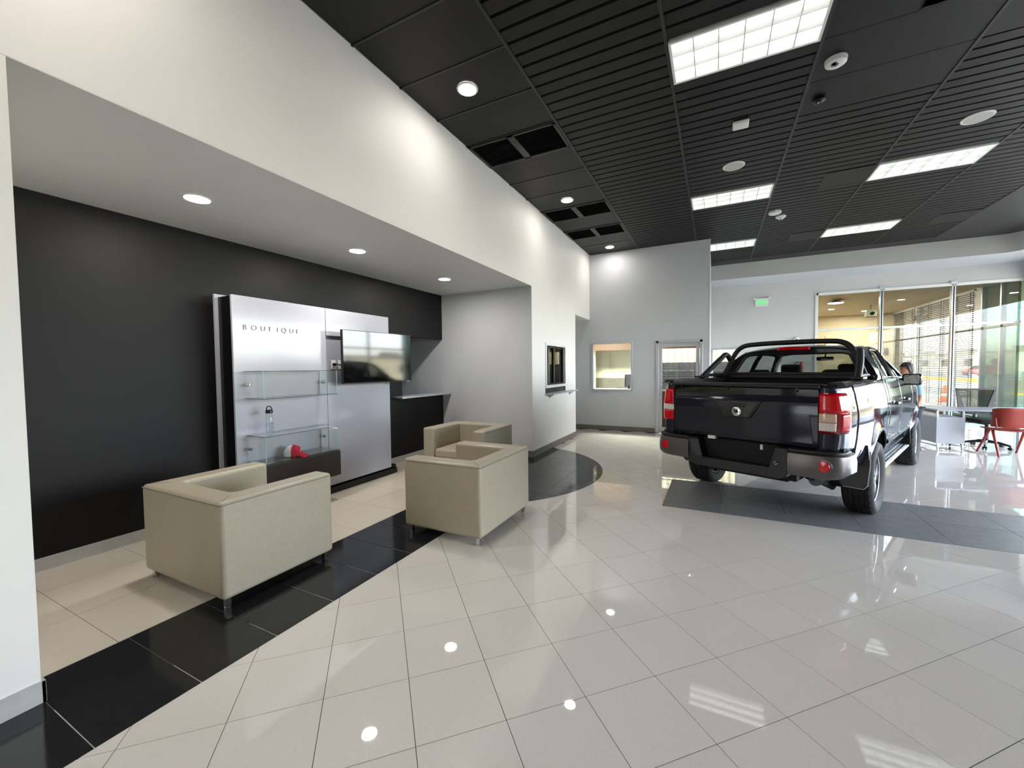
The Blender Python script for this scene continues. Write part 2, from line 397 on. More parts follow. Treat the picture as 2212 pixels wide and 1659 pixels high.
# dropped bulkhead along far side and right side, with its white soffit
ZB = 4.03; YBK, XBK = 13.05, 5.95
bk = MB(); R = .30; arc = [(XBK-R+R*math.sin(t), YBK-R+R*math.cos(t)) for t in [pi/2*k/14 for k in range(15)]]
path = [(XO-.1, YBK)]+arc+[(XBK, YB)]
vv = [(x, y, z) for x, y in path for z in (ZB, ZC+.05)]
bk.add(vv, [(2*i, 2*i+1, 2*i+3, 2*i+2) for i in range(len(path)-1)])
struct(bk.build('trim_2', 'bulk', smooth=60))
sf = MB(); outer = [(XO-.1, YG+.01)]+[(XR+.2, YG+.01)]*15+[(XR+.2, YB)]
vv = [(x, y, ZB) for x, y in path]+[(x, y, ZB) for x, y in outer]; n = len(path)
for i in range(n-1):
    sf.f.append((i, i+1, n+i+1, n+i))
sf.v = vv
struct(sf.build('ceiling_soffit', 'grey_wall', smooth=0))
# unseen back wall closed and roof slab added, both to hold out daylight
struct(MB().box(-6.7, -4.7, YB-.1, YB, -.1, ZC).box(-4.7, XR+.1, YB-.1, YB, -.1, ZC).build('wall_back', 'white', smooth=0))
struct(MB().box(-6.9, 6.8, YB-.1, YG+.12, ZC+.13, ZC+.3).box(XP-.2, 6.9, YG+.12, 22.3, 3.725, 4.0).build('ceiling_roof', 'void', smooth=0))

# --- skirtings
struct(MB().box(XN, XN+.012, .68, 2.5, 0, .105).box(XN, XN+.012, 4.75, 6.57, 0, .105).build('baseboard_niche', 'base_lt', smooth=0))
struct(MB().box(XL, XL+.012, .52, .685, 0, .105).box(XL-.14, XL+.012, .673, .686, 0, .1052).box(XL-.14, XL+.012, .518, .53, 0, .105).build('baseboard_pillar', 'base_lt', smooth=0))
struct(MB().box(XL, XL+.012, 6.56, 9.07, 0, .11).box(XN, XL+.012, 6.558, 6.57, 0, .11).build('baseboard_left', 'base_dk', smooth=0))
struct(MB().box(-4.6, -1.30, YF-.012, YF, 0, .11).box(-.25, XO+.01, YF-.012, YF, 0, .11).build('baseboard_far', 'base_dk', smooth=0))

# --- ceiling grid
ce = struct(MB().box(-6.9, 6.8, YB, YG+.1, ZC+.105, ZC+.12).build('ceiling', 'void', smooth=0))
XC = [-2.895, -1.68, -.413, .822, 2.057, 3.283, 4.43]
PY = .618; Y0 = 3.302
def row_y(k): return Y0+PY*k
for x in XC[1:]:
    MB().box(x-.014, x+.014, .8, YBK, ZC-.004, ZC+.05).build('ceiling_tee', 'black_tee', ce, smooth=0)
rowm = {}
def tile_mesh(wd, grooved, edge=True):
    key = (round(wd, 3), grooved)
    if key in rowm: return rowm[key]
    b = MB(); hw = wd/2-.016; g = .012; h = PY/2
    if grooved:
        prof = []; q = PY/4
        for k in range(4):
            a0 = -h+k*q+g; a1 = -h+(k+1)*q-g
            prof += [(a0-.003, ZC+.03), (a0+.004, ZC+.003), (a1-.004, ZC+.003), (a1+.003, ZC+.03)]
    else: prof = [(-h+.002, ZC+.03), (-h+.004, ZC+.004), (h-.004, ZC+.004), (h-.002, ZC+.03)]
    n = len(prof); vv = [(-hw, y, z) for y, z in prof]+[(hw, y, z) for y, z in prof]
    b.add(vv, [(i, i+1, n+i+1, n+i) for i in range(n-1) if not grooved or i % 4 != 3])
    me = b.mesh('ceiling_tile', 0); me.materials.append(M['black_ceil']); rowm[key] = me; return me
lights_at = {(1, 1), (1, 7), (1, 12), (3, 7), (3, 12)}
plain_at = {(3, 1), (3, 2), (3, 3), (4, -1), (4, 0), (4, 1), (4, 2)}
half_at = {(2, 7), (2, 12), (4, 12), (3, -1), (2, 1)}
half_at = {(2, 7): 1, (2, 12): 1, (4, 12): 1, (2, 1): 0}
plain_at = {(2, 1), (2, 2), (2, 3), (3, 0), (3, 1), (3, 2), (3, 3)} - {(3, 3)}
vent_rows = {(0, 2), (0, 6), (0, 8)}
for c in range(6):
    cols = [(XC[c], XC[c+1])] if c else [(XC[0], XC[1])]
    for r in range(-4, 16):
        if (c == 0 and (0, r) in vent_rows): continue
        if c and (c-0, r) in {(k+1, q) for k, q in lights_at}: continue
        x0, x1 = XC[c], XC[c+1]; y = row_y(r)+PY/2
        if y > YBK: continue
        gro = c > 0 and (c, r) not in {(k+1, q) for k, q in plain_at}
        o = bpy.data.objects.new('ceiling_tile', tile_mesh(x1-x0, gro)); C.objects.link(o); o.parent = ce; o.location = ((x0+x1)/2, y, 0)
# tees across, in the plain left column
for r in range(-4, 16):
    MB().box(XC[0], XC[1]-.014, row_y(r)-.010, row_y(r)+.010, ZC-.002, ZC+.05).build('cross_tee', 'black_tee', ce, smooth=0)
for (c, r), side in half_at.items():
    x1 = XC[c+2]; x0 = x1-.6; y = row_y(r)
    MB().box(x0, x1-.016, y+.01, y+PY-.01, ZC-.004, ZC+.02).build('plain_panel', 'black_ceil', ce, smooth=0)
MB().box(1.46, 2.04, row_y(1)+.02, row_y(1)+.58, ZC-.004, ZC+.02).build('plain_panel', 'black_tee', ce, smooth=0)
MB().box(XC[6], 6.0, YB, YBK, ZC-.006, ZC+.04).build('smooth_ceiling_margin', 'black_tee', ce, smooth=0)
MB().box(XC[0], 6.0, row_y(16)-.618, YBK, ZC-.003, ZC+.03).build('smooth_ceiling_margin', 'black_tee', ce, smooth=0)
MB().box(XC[0], 6.0, YB, row_y(-4), ZC, ZC+.04).build('smooth_ceiling_margin', 'black_ceil', ce, smooth=0)

# ================================================================== CEILING THINGS
def troffer():
    t = thing('ceiling_light', 'x', 'ceiling light', group='louvred ceiling lights')
    W, D = .60, .292
    f = MB()
    for a in ((-W, W, -D, -D+.022), (-W, W, D-.022, D), (-W, -W+.022, -D, D), (W-.022, W, -D, D)): f.box(*a, -.012, .01)
    f.build('frame', 'lamp_wht', t, smooth=0)
    MB().box(-W+.02, W-.02, -D+.02, D-.02, .075, .078).build('diffuser', 'tube_on', t, smooth=0)
    h = MB()
    for a in ((-W+.004, W-.004, -D+.004, -D+.02), (-W+.004, W-.004, D-.02, D-.004), (-W+.004, -W+.02, -D, D), (W-.02, W-.004, -D, D)): h.box(*a, .0, .085)
    h.box(-W, W, -D, D, .085, .095)
    h.build('housing', 'lamp_wht', t, smooth=0)
    for k in range(1, 6):
        x = -W+2*W*k/6; MB().box(x-.004, x+.004, -D+.02, D-.02, -.008, .05).build('cross_louver', 'lamp_wht', t, smooth=0)
    for k in range(1, 3):
        y = -D+2*D*k/3; MB().prism([(y-.012, .05), (y+.012, .05), (y+.003, -.008), (y-.003, -.008)], 'x', -W+.02, W-.02).build('long_louver', 'lamp_wht', t, smooth=0)
    return t
t0 = troffer(); xc = (XC[2]+XC[3])/2; xc2 = (XC[4]+XC[5])/2
spots = [(xc, row_y(1)+PY/2, 'large square-celled ceiling light nearest the camera, cut by the top edge'),
         (xc, row_y(7)+PY/2, 'second ceiling light back in the same row as the large nearest one'),
         (xc, row_y(12)+PY/2, 'far ceiling light half hidden behind the top of the grey office wall'),
         (xc2, row_y(7)+PY/2, 'louvred ceiling light on the right, past the round speaker grille'),
         (xc2, row_y(12)+PY/2, 'farther louvred ceiling light on the right, above the dropped bulkhead')]
for i, (x, y, l) in enumerate(spots):
    if i == 0: t0.location = (x, y, ZC); t0['label'] = l
    else: dup(t0, (x, y, ZC), label=l)
def downlight(m):
    t = thing('downlight', 'x', 'downlight', group='round recessed downlights')
    MB().lathe([(.088, 0), (.090, -.006), (.104, -.006), (.108, 0), (.108, .004)], 32).build('trim_ring', 'lamp_wht', t)
    MB().lathe([(.0005, -.001), (.09, -.001)], 32).build('diffuser', m, t, smooth=0)
    return t
d0 = downlight('lamp_warm')
L = [(-2.29, 3.62, 'round lit downlight in the black ceiling nearest the camera'), (-2.285, 6.73, 'round lit downlight in the black ceiling between the two pairs of vents'),
     (-2.27, 9.79, 'small far downlight in the black ceiling close to the grey office wall')]
for i, (x, y, l) in enumerate(L):
    if i == 0: d0.location = (x, y, ZC-.001); d0['label'] = l
    else: dup(d0, (x, y, ZC-.001), label=l)
for y in (.52, -2.6):               # unseen row carried on over and behind the camera, energy raised for the header
    l = bpy.data.lights.new('downlight_lamp', 'AREA'); l.shape = 'DISK'; l.size = .18; l.energy = 11; l.color = (1, .93, .85)
    o = bpy.data.objects.new('downlight_lamp', l); C.objects.link(o); o.location = (-2.29, y, ZC-.01)
d1 = downlight('lamp_on')
def onz(px, py, z):
    d = fwd+((px-1106)/FPX)*rgt-((py-829.5)/FPX)*up; k = (z-HC)/d.z; return (d.x*k, d.y*k)
for i, (px, py, l) in enumerate([(426, 429, 'largest downlight in the grey niche ceiling, above the dark wall at left'), (772, 542, 'middle downlight in the grey niche ceiling above the white display wall'), (960, 603, 'farthest downlight in the grey niche ceiling by its end wall')]):
    x, y = onz(px, py, ZS)
    if i == 0: d1.location = (x, y, ZS-.001); d1['label'] = l
    else: dup(d1, (x, y, ZS-.001), label=l)
def vent(y, label):
    t = thing('ceiling_vent', label, 'vent', ((XC[0]+XC[1])/2, y, ZC), group='paired black ceiling vents')
    W, D = .59, .295; f = MB()
    for a in ((-W, W, -D, -D+.03), (-W, W, D-.03, D), (-W, -W+.03, -D, D), (W-.03, W, -D, D), (-.045, .045, -D, D)): f.box(*a, -.010, .02)
    f.build('frame', 'black_tee', t, smooth=0)
    MB().box(-W, W, -D, D, .05, .06).build('duct', 'void', t, smooth=0)
    for s in (-1, 1):
        b = MB()
        for k in range(13):
            yy = -D+.05+k*(2*D-.1)/12
            b.prism([(yy-.012, -.004), (yy-.010, -.004), (yy+.012, .022), (yy+.010, .022)], 'x', min(s*.05, s*(W-.03)), max(s*.05, s*(W-.03)))
        b.build('grille', 'black_matte', t, smooth=0)
    return t
vent(row_y(2)+PY/2, 'pair of black ceiling vents nearest the camera beside the white header wall')
vent(row_y(6)+PY/2, 'middle pair of black ceiling vents just past the second downlight')
vent(row_y(8)+PY/2, 'far pair of black ceiling vents nearest the grey office wall')
# dome camera, detectors, access point, speakers
t = thing('dome_camera', 'white dome security camera with black lens under the plain ceiling panel', 'security camera', (.99, 4.88, ZC))
MB().lathe([(.0, -.055), (.05, -.055), (.082, -.035), (.088, -.01), (.088, .005)], 28).build('housing', 'white_pl', t)
MB().lathe([(.0, -.062), (.02, -.06), (.036, -.052), (.036, -.045)], 20, o=(-.012, -.02, 0)).build('lens', 'gloss_blk', t)
t = thing('smoke_detector', 'small black detector on the black ceiling beside the dome camera', 'detector', (.975, 5.49, ZC))
MB().lathe([(0, -.05), (.025, -.05), (.035, -.035), (.06, -.025), (.06, .003)], 20).build('body', 'black_pl', t); MB().box(-.02, .0, -.03, -.02, -.056, -.05).build('indicator', 'white_pl', t, smooth=0)
t = thing('wireless_router', 'white rounded square wireless access point on the grooved ceiling', 'router', (.245, 5.6, ZC))
MB().box(-.085, .085, -.085, .085, -.035, .002).build('body', 'white_pl', t, bevel=.03, seg=4); MB().box(-.02, .01, -.03, -.028, -.0365, -.035).build('status_light', 'steel', t, smooth=0)
def speaker(x, y, l):
    t = thing('ceiling_speaker', l, 'speaker', (x, y, ZC), group='round ceiling speakers')
    MB().lathe([(.118, -.006), (.135, -.008), (.142, -.002), (.142, .004)], 36).build('rim', 'white_pl', t)
    MB().lathe([(.0005, -.006), (.118, -.005)], 36).build('grille', mat('speaker_grille', (196, 195, 188), .6, bump=.4, bscale=700), t)
    MB().box(-.012, .012, -.002, .002, -.008, -.005).build('badge', 'lamp_wht', t, smooth=0)
speaker(.213, 6.73, 'round white ceiling speaker in the row of the nearest light'); speaker(2.71, 6.77, 'round white ceiling speaker at far right of the ceiling')
t = thing('motion_detector', 'white eight-sided box detector on the ceiling beside a small smoke detector', 'detector', (.967, 9.05, ZC))
MB().lathe([(0, -.05), (.07, -.05), (.105, -.035), (.105, .002)], 8).build('body', 'white_pl', t, smooth=20)
t = thing('smoke_detector', 'small round white smoke detector on the ceiling beside the eight-sided box', 'detector', (1.10, 9.38, ZC))
MB().lathe([(0, -.06), (.035, -.06), (.05, -.045), (.05, -.03), (.085, -.02), (.085, .002)], 24).build('body', 'white_pl', t); MB().cyl((0, 0, -.066), (0, 0, -.058), .015).build('sensor', 'black_pl', t)

# ================================================================== WINDOWS AND DOORS
def framed(name, x0, x1, z0, z1, y, fr=.045, dep=.10, gm='win_glass', fm='alu', off=-.02):
    b = MB()
    for a in ((x0, x1, z0, z0+fr), (x0, x1, z1-fr, z1), (x0, x0+fr, z0+fr, z1-fr), (x1-fr, x1, z0+fr, z1-fr)): b.box(a[0], a[1], y+off, y+off+dep, a[2], a[3])
    o = struct(b.build(name, fm, bevel=.004))
    MB().box(x0+fr-.004, x1-fr+.004, y+.03, y+.036, z0+fr-.004, z1-fr+.004).build('glass_pane', gm, o, smooth=0)
    return o
o = framed('window_1', -2.845, -1.815, 1.0, 2.22, YF)
MB().box(-2.80, -1.86, YF-.05, YF+.14, 1.0, 1.035).build('window_sill', 'alu', o, smooth=0)
# door with frame
x0, x1, zt = -1.275, -.262, 2.205
b = MB().box(x0, x0+.06, YF-.02, YF+.12, 0, zt).box(x1-.06, x1, YF-.02, YF+.12, 0, zt).box(x0, x1, YF-.02, YF+.12, zt-.06, zt)
dr = struct(b.build('door_1', 'alu', bevel=.004))
b = MB(); a0, a1, at = x0+.065, x1-.065, zt-.065
for q in ((a0, a0+.075, .02, at), (a1-.075, a1, .02, at), (a0+.075, a1-.075, at-.085, at), (a0+.075, a1-.075, .02, .14), (a0+.075, a1-.075, 1.0, 1.06)): b.box(q[0], q[1], YF+.0, YF+.04, q[2], q[3])
lf = b.build('door_leaf', 'alu', dr, bevel=.003)
MB().box(a0+.07, a1-.07, YF+.018, YF+.024, 1.055, at-.08).build('glass_pane', 'win_glass', lf, smooth=0)
MB().box(a0+.07, a1-.07, YF+.012, YF+.03, .13, 1.005).build('lower_panel', 'brown_beam', lf, smooth=0)
MB().cyl((a0+.03, YF-.05, 1.1), (a0+.33, YF-.05, 1.1), .011).cyl((a0+.05, YF, 1.1), (a0+.05, YF-.05, 1.1), .011).build('door_handle', 'steel', lf)
MB().cyl((a0+.038, YF-.012, .93), (a0+.038, YF+.001, .93), .018).build('lock_cylinder', 'steel', lf)
# cashier window in left wall
b = MB()
y0, y1, z0, z1 = 7.19, 8.35, 1.20, 2.075
for a in ((y0, y1, z0, z0+.05), (y0, y1, z1-.05, z1), (y0, y0+.05, z0+.05, z1-.05), (y1-.05, y1, z0+.05, z1-.05)): b.box(XL-.10, XL+.02, *a)
wn = struct(b.build('window_2', 'lamp_wht', bevel=.004))
b = MB()
for a in ((y0+.05, y0+.09, z0+.05, z1-.05), (y0+.52, y0+.60, z0+.05, z1-.05), (y1-.09, y1-.05, z0+.05, z1-.05), (y0+.05, y1-.05, z1-.09, z1-.05), (y0+.05, y1-.05, z0+.05, z0+.08)): b.box(XL-.07, XL-.03, *a)
b.build('sliding_sash', 'black_pl', wn, smooth=0)
MB().box(XL-.056, XL-.050, y0+.08, y1-.08, z0+.07, z1-.08).build('glass_pane', glass('dark_booth_glass', (.35, .36, .36), 1.75), wn, smooth=0)
MB().box(XL-.10, XL-.02, y0+.02, y1-.02, 1.10, 1.20).build('pass_slot', 'black_pl', wn, smooth=0)
t = thing('counter_shelf', 'pale glass counter shelf under the cashier window in the left wall', 'shelf', (XL, 7.98, 1.085))
MB().box(-.02, .16, -.78, .80, -.012, .012).build('top', 'alu', t, bevel=.003)
for s in (-.6, .6): MB().prism([(-.0, -.012), (.12, -.012), (.0, -.09)], 'y', s-.004, s+.004).build('bracket', 'alu', t, smooth=0)
# exit wall window
o = framed('window_3', -.12, .62, .93, 2.15, YG, fr=.05)
# glass partition
pz1, ptr = 3.63, 2.58
b = MB().box(XP-.02, XP+.05, YG-.03, YG+.09, 0, pz1).box(XP, XR, YG-.03, YG+.09, pz1-.07, pz1).box(XP, XR, YG-.03, YG+.09, 0, .08)
pw = struct(b.build('window_4', 'lamp_wht', bevel=.004))
mx = [XP+.03, 3.985, 5.385, XR-.02]
for i in range(3):
    MB().box(mx[i]+.02, mx[i+1]-.02, YG+.02, YG+.03, .07, ptr-.02).build('glass_pane', 'part_glass', pw, smooth=0)
    MB().box(mx[i]+.02, mx[i+1]-.02, YG+.02, YG+.03, ptr+.02, pz1-.06).build('glass_pane', 'part_glass', pw, smooth=0)
    MB().box(mx[i]+.02, mx[i+1]-.02, YG-.01, YG+.06, ptr-.03, ptr+.03).build('transom', 'lamp_wht', pw, bevel=.004)
    if i: 
        MB().box(mx[i]-.035, mx[i]-.012, YG-.03, YG+.08, .07, pz1).box(mx[i]+.012, mx[i]+.035, YG-.03, YG+.08, .07, pz1).build('mullion', 'alu', pw, smooth=0)
        MB().box(mx[i]-.012, mx[i]+.012, YG+.0, YG+.05, .07, pz1).build('mullion_core', 'black_pl', pw, smooth=0)
        MB().box(mx[i]-.06, mx[i]+.06, YG-.04, YG+.09, pz1-.03, pz1+.05).build('mullion_cap', 'alu', pw, smooth=0)
# street glazing along the right side
b = MB().box(XR, XR+.12, YB, 22, 3.70, 4.2).box(XR, XR+.1, YB, 22, -.1, .08)
eg = struct(b.build('window_5', 'alu', smooth=0))
ys = [YB+.05]
while ys[-1] < 21.4: ys.append(ys[-1]+1.85)
ys[-1] = 22.1
struct(MB().box(XR, XR+.12, YB, 2.9, .08, 3.70).build('wall_right_light_block', 'white', smooth=0))  # solid stretch added out of view to keep daylight off the pillar
ys = [2.95, 4.75, 6.6, 8.45, 10.3, 12.15, 14.15, 15.2, 16.05, 17.6, 19.9, 22.1]
for i in range(len(ys)-1):
    MB().box(XR+.05, XR+.058, ys[i]+.02, ys[i+1]-.02, .07, 3.72).build('glass_pane', 'film_glass' if 13 < ys[i] < 16 else 'ext_glass', eg, smooth=0)
    MB().box(XR+.0, XR+.11, ys[i]-.03, ys[i]+.03, .05, 3.75).build('mullion', 'alu', eg, smooth=0)
    MB().box(XR+.02, XR+.09, ys[i]+.03, ys[i+1]-.03, 2.53, 2.59).build('transom', 'alu', eg, smooth=0)
# ================================================================== ROOMS BEYOND
# office behind far wall: floor is shared; cream back wall with grey dado, tan beam, open to the yard on its right
struct(MB().box(-6.6, -2.25, 14.2, 14.3, 1.22, 3.1).build('wall_office_back', 'cream_off', smooth=0))
struct(MB().box(-6.6, -2.25, 14.19, 14.3, -.1, 1.22).build('wall_office_dado', 'grey_dado', smooth=0))
struct(MB().box(-6.6, -3.55, 13.2, 13.3, 1.22, 3.1).box(-6.6, -3.55, 13.19, 13.3, -.1, 1.22).build('wall_office_side', 'cream_off', smooth=0))
struct(MB().box(-6.6, XO-.1, 12.95, 13.05, 2.125, 3.1).build('trim_3', 'brown_beam', smooth=0))
struct(MB().box(-6.7, XO-.1, YF+.12, 14.3, 3.0, 3.1).build('ceiling_office', 'white', smooth=0))
struct(MB().box(-6.7, -6.6, YF, 14.3, -.1, 3.1).build('wall_office_left', 'cream_off', smooth=0))
t = thing('office_monitor', 'thin dark computer monitor seen edge-on through the small office window', 'monitor', (-2.02, 10.85, 1.02), math.radians(78))
MB().box(-.25, .25, -.012, .012, .06, .38).build('screen', 'black_pl', t, bevel=.006); MB().box(-.03, .03, -.02, .02, 0, .1).box(-.1, .1, -.08, .08, 0, .012).build('stand', 'black_pl', t, smooth=0)
t = thing('office_counter', 'narrow counter behind the small office window, holding the monitor', 'counter', (-2.33, 10.75, 0))
MB().box(-.55, .75, -.33, .33, .98, 1.02).build('top', 'desk', t, smooth=0); MB().box(-.52, .72, -.28, -.24, 0, .98).build('front_panel', 'desk', t, smooth=0)
tag(MB().tube([(-2.33+.0, 10.62, 1.03), (-2.30, 10.62, 1.07), (-2.26, 10.64, 1.03), (-2.22, 10.63, 1.06), (-2.16, 10.66, 1.028)], .006, 6).build('cable', 'black_pl'), 'thin black cable looped on the sill beside the office monitor', 'cable')
l = bpy.data.lights.new('office_fill', 'AREA'); l.shape = 'RECTANGLE'; l.size = 1.2; l.size_y = .6; l.energy = 300; l.color = (1, .96, .85)  # added unseen area light, brightens the office behind the window
o = bpy.data.objects.new('office_fill', l); C.objects.link(o); o.location = (-3.2, 11.3, 2.96)
# yard: corrugated fence and stacks of dark crates, roof left off so the sky lights it
b = MB(); n = 130; xx = [-6.6+9.0*i/n for i in range(n+1)]
pr = []
for i, x in enumerate(xx): pr.append((x, 19.6+(.03 if i % 4 in (0, 1) else -.03)))
b.add([(x, y, -.1) for x, y in pr]+[(x, y, 4.6) for x, y in pr], [(i, i+1, n+2+i, n+1+i) for i in range(n)])
struct(b.build('wall_yard', 'cream_corr', smooth=0))
struct(MB().box(-6.7, 2.4, 14.3, 19.9, -.12, -.02).build('yard_ground', 'conc', smooth=0))
struct(MB().box(XP-.12, XP, YG+.12, 22, -.1, 3.72).build('wall_lounge_left', 'cream', smooth=0))
ORD = ['first', 'second', 'third', 'fourth', 'fifth', 'sixth']
def crate_label(c, r): return 'dark grey slatted yard crate in the %s column from the left, %s from the top' % (ORD[c], ORD[4-r])
cr_ = None; k = 0
for c in range(6):
    for r in range(5):
        x = -1.75+c*.62; z = -.02+r*.36
        if cr_ is None:
            cr_ = thing('slatted_crate', crate_label(c, r), 'crate', (x, 18.7, z), group='dark crates stacked in the yard')
            b = MB()
            for s in (-.295, -.1, .1, .295): b.box(s-.015, s+.015, -.26, -.24, 0, .35)
            b.box(-.31, .31, -.25, .25, 0, .02); b.box(-.31, -.29, -.25, .25, 0, .35).box(.29, .31, -.25, .25, 0, .35).box(-.31, .31, .23, .25, 0, .35)
            b.build('frame', 'crate', cr_, smooth=0)
            for q in range(4): MB().box(-.30, .30, -.246, -.236, .035+q*.08, .085+q*.08).build('slat', 'crate', cr_, smooth=0)
        else: dup(cr_, (x, 18.7, z))['label'] = crate_label(c, r)
# lounge beyond the glass partition
struct(MB().box(XP, 6.0, 22, 22.1, -.1, 3.72).build('wall_lounge_far', 'cream', smooth=0))
struct(MB().box(6.0, XR+.2, 21.9, 22.1, -.1, 3.72).build('wall_lounge_pier', mat('beige_pier_paint', (176, 164, 132), .6), smooth=0))
struct(MB().box(XP, XR, YG+.12, 22, 3.69, 3.72).build('ceiling_lounge', 'cream', smooth=0))
t = thing('pendant_lamp', 'small lit bowl lamp under the cream ceiling behind the glass partition', 'lamp', (3.46, 16.5, 3.69))
MB().lathe([(.0, -.03), (.10, -.035), (.13, -.055), (.20, -.09), (.21, -.11)], 28).cyl((0, 0, 0), (0, 0, -.05), .03).build('shade', 'steel', t); MB().lathe([(.0005, -.115), (.16, -.115), (.2, -.108)], 28).build('bulb_diffuser', 'lamp_on', t)
for i, (x, y, lb) in enumerate([(3.9, 19.2, 'small recessed downlight in the cream ceiling behind the glass partition, left'), (5.4, 17.6, 'recessed downlight added to light the lounge, in the cream ceiling behind the middle of the glass partition'), (5.2, 20.5, 'recessed downlight added to light the lounge, in the cream ceiling near the far beige pier')]):
    dup(d1, (x, y, 3.688), label=lb, group='downlights behind the glass partition')
    l = bpy.data.lights.new('lounge_fill', 'AREA'); l.shape = 'DISK'; l.size = .16; l.energy = 200; l.color = (1, .93, .80)  # strong fill added under each downlight to brighten the lounge
    o = bpy.data.objects.new('lounge_fill', l); C.objects.link(o); o.location = (x, y, 3.675)
t = thing('door_phone', 'small dark intercom box on the beige pier beside the blinds', 'intercom', (6.28, 21.9, 2.12)); MB().box(-.07, .07, -.05, .0, -.14, .14).build('body', 'black_pl', t, bevel=.02); MB().cyl((0, -.055, .07), (0, -.05, .07), .03).build('camera_lens', 'gloss_blk', t)
t = thing('wall_projector', 'grey bracketed device hanging from the lounge ceiling at the mullion', 'projector', (4.9, 18.6, 3.69)); MB().box(-.14, .14, -.16, .16, -.42, -.20).build('body', 'conc', t, bevel=.02); MB().cyl((0, 0, 0), (0, 0, -.2), .025).build('arm', 'conc', t); MB().cyl((0, -.16, -.31), (0, -.19, -.31), .06).build('lens', 'gloss_blk', t)
# venetian blinds
def blind(ya, yb, zt, zb, label):
    t = thing('venetian_blind', label, 'blind', (XR-.12, (ya+yb)/2, 0), group='wooden venetian blinds')
    h = (yb-ya)/2; MB().box(-.03, .03, -h, h, zt, zt+.05).build('headrail', 'lamp_wht', t, smooth=0)
    sl = None; z = zt-.05; ang = math.radians(-22); c, s = .024*math.cos(ang), .024*math.sin(ang)
    sm = MB().add([(-c, -h, -s), (c, -h, s), (c, h, s), (-c, h, -s), (-c, -h, -s+.003), (c, -h, s+.003), (c, h, s+.003), (-c, h, -s+.003)], [(3, 2, 1, 0), (4, 5, 6, 7), (0, 1, 5, 4), (1, 2, 6, 5), (2, 3, 7, 6), (3, 0, 4, 7)]).mesh('slat', 0)
    sm.materials.append(M['blind'])
    while z > zb:
        o = bpy.data.objects.new('slat', sm); C.objects.link(o); o.parent = t; o.location = (0, 0, z); z -= .058
    m = max(2, round((yb-ya)/.75))
    for k in range(m):
        y = -h+.15+(2*h-.3)*k/(m-1); MB().cyl((-.03, y, zt), (-.03, y, zb), .007, 6).cyl((.03, y, zt), (.03, y, zb), .007, 6).build('ladder_cord', 'cord', t)
blind(16.08, 19.75, 3.62, .25, 'wide wooden venetian blind with open slats nearest the camera')
blind(19.9, 21.85, 3.62, .25, 'narrower farther venetian blind beside the beige pier')

# exit sign, siren, extinguisher
t = thing('exit_sign', 'white SALIDA exit sign with green letters high on the white wall', 'sign', (1.22, YG, 3.36))
MB().box(-.165, .165, -.07, 0, 0, .235).build('box', 'lamp_wht', t, bevel=.008)
MB().ball((-.19, -.035, .23), .04, .04, .04).ball((.19, -.035, .25), .035, .035, .035).build('lamp_head', 'white_pl', t)
me = text_mesh('SALIDA', .11, .002, 'lettering'); me.transform(Matrix.Scale(.72, 4, (1, 0, 0))); me.transform(Matrix.Scale(1.7, 4, (0, 1, 0)))
mobj('lettering', me, 'green', t, (0, -.073, .055), (pi/2, 0, 0))
t = thing('wall_siren', 'small round white siren on the wall above the truck roof', 'siren', (2.09, YG, 2.34)); MB().lathe([(0, -.09), (.05, -.08), (.075, -.04), (.08, 0)], 20, axis='y').build('body', 'white_pl', t); MB().cyl((0, -.1, 0), (0, -.085, 0), .02).build('nozzle', 'steel', t)
t = thing('fire_extinguisher', 'red fire extinguisher on the wall seen through the truck rear window', 'fire extinguisher', (2.2, YG-.1, 1.18))
MB().lathe([(0, 0), (.06, 0), (.065, .02), (.065, .36), (.04, .42), (.022, .44), (.022, .46)], 20).build('cylinder', 'ext_red', t); MB().box(-.04, .06, -.012, .012, .47, .49).box(-.02, .07, -.01, .01, .51, .525).box(-.02, .02, -.02, .02, .45, .5).build('valve_lever', 'ext_red', t); MB().tube([(-.02, 0, .48), (-.1, 0, .50), (-.15, 0, .44), (-.16, 0, .3), (-.13, 0, .15)], .011, 8).build('hose', 'black_pl', t)

# ================================================================== BOUTIQUE NICHE
t = thing('display_wall_unit', 'tall white gloss display unit lettered BOUTIQUE against the dark niche wall', 'display unit', (-4.6, 3.56, 0))
MB().box(-.09, .15, -1.10, 1.10, .08, 2.37).build('core', 'lam_black', t, bevel=.003)
MB().box(-.125, -.092, -1.13, 1.12, .02, 2.40).build('back_slab', 'lam_white', t, bevel=.002)
MB().box(-.12, .21, -1.10, 1.20, 0, .08).box(-.12, .04, 1.20, 1.36, 0, .08).build('plinth', 'lam_black', t, bevel=.003)
for a in ((-1.115, -.003, .10, 2.375), (.003, 1.108, 2.03, 2.375), (.003, 1.108, .10, 1.43)):
    MB().box(.152, .18, *a).build('white_panel', 'lam_white', t, bevel=.003)
MB().box(.150, .154, .003, 1.108, 1.43, 2.03).build('recess_back', mat('grey_recess_laminate', (150, 152, 160), .35), t, smooth=0)
MB().box(.14, .225, .35, 1.165, 1.425, 1.445).build('recess_shelf', 'lam_white', t, smooth=0)
for i, y in enumerate((.12, .232)):
    pl = MB().box(.154, .162, y-.038, y+.038, 1.60, 1.72).build('socket_plate', 'white_pl', t, bevel=.003)
    MB().box(.161, .164, y-.02, y+.02, 1.625, 1.655).box(.161, .164, y-.02, y+.02, 1.67, 1.70).build('socket_face', 'lamp_wht', pl, smooth=0)
k = 0
ya, yb = 2.545-3.56, 3.19-3.56
gaps = [0, .098, .197, .284, .392, .443, .545, .634]
def letter(ch, y):
    me = text_mesh(ch, .080, .003, 'letter', -.0022); mobj('letter', me, M['letter'], t, (.184, y, 2.022), (pi/2, 0, pi/2))
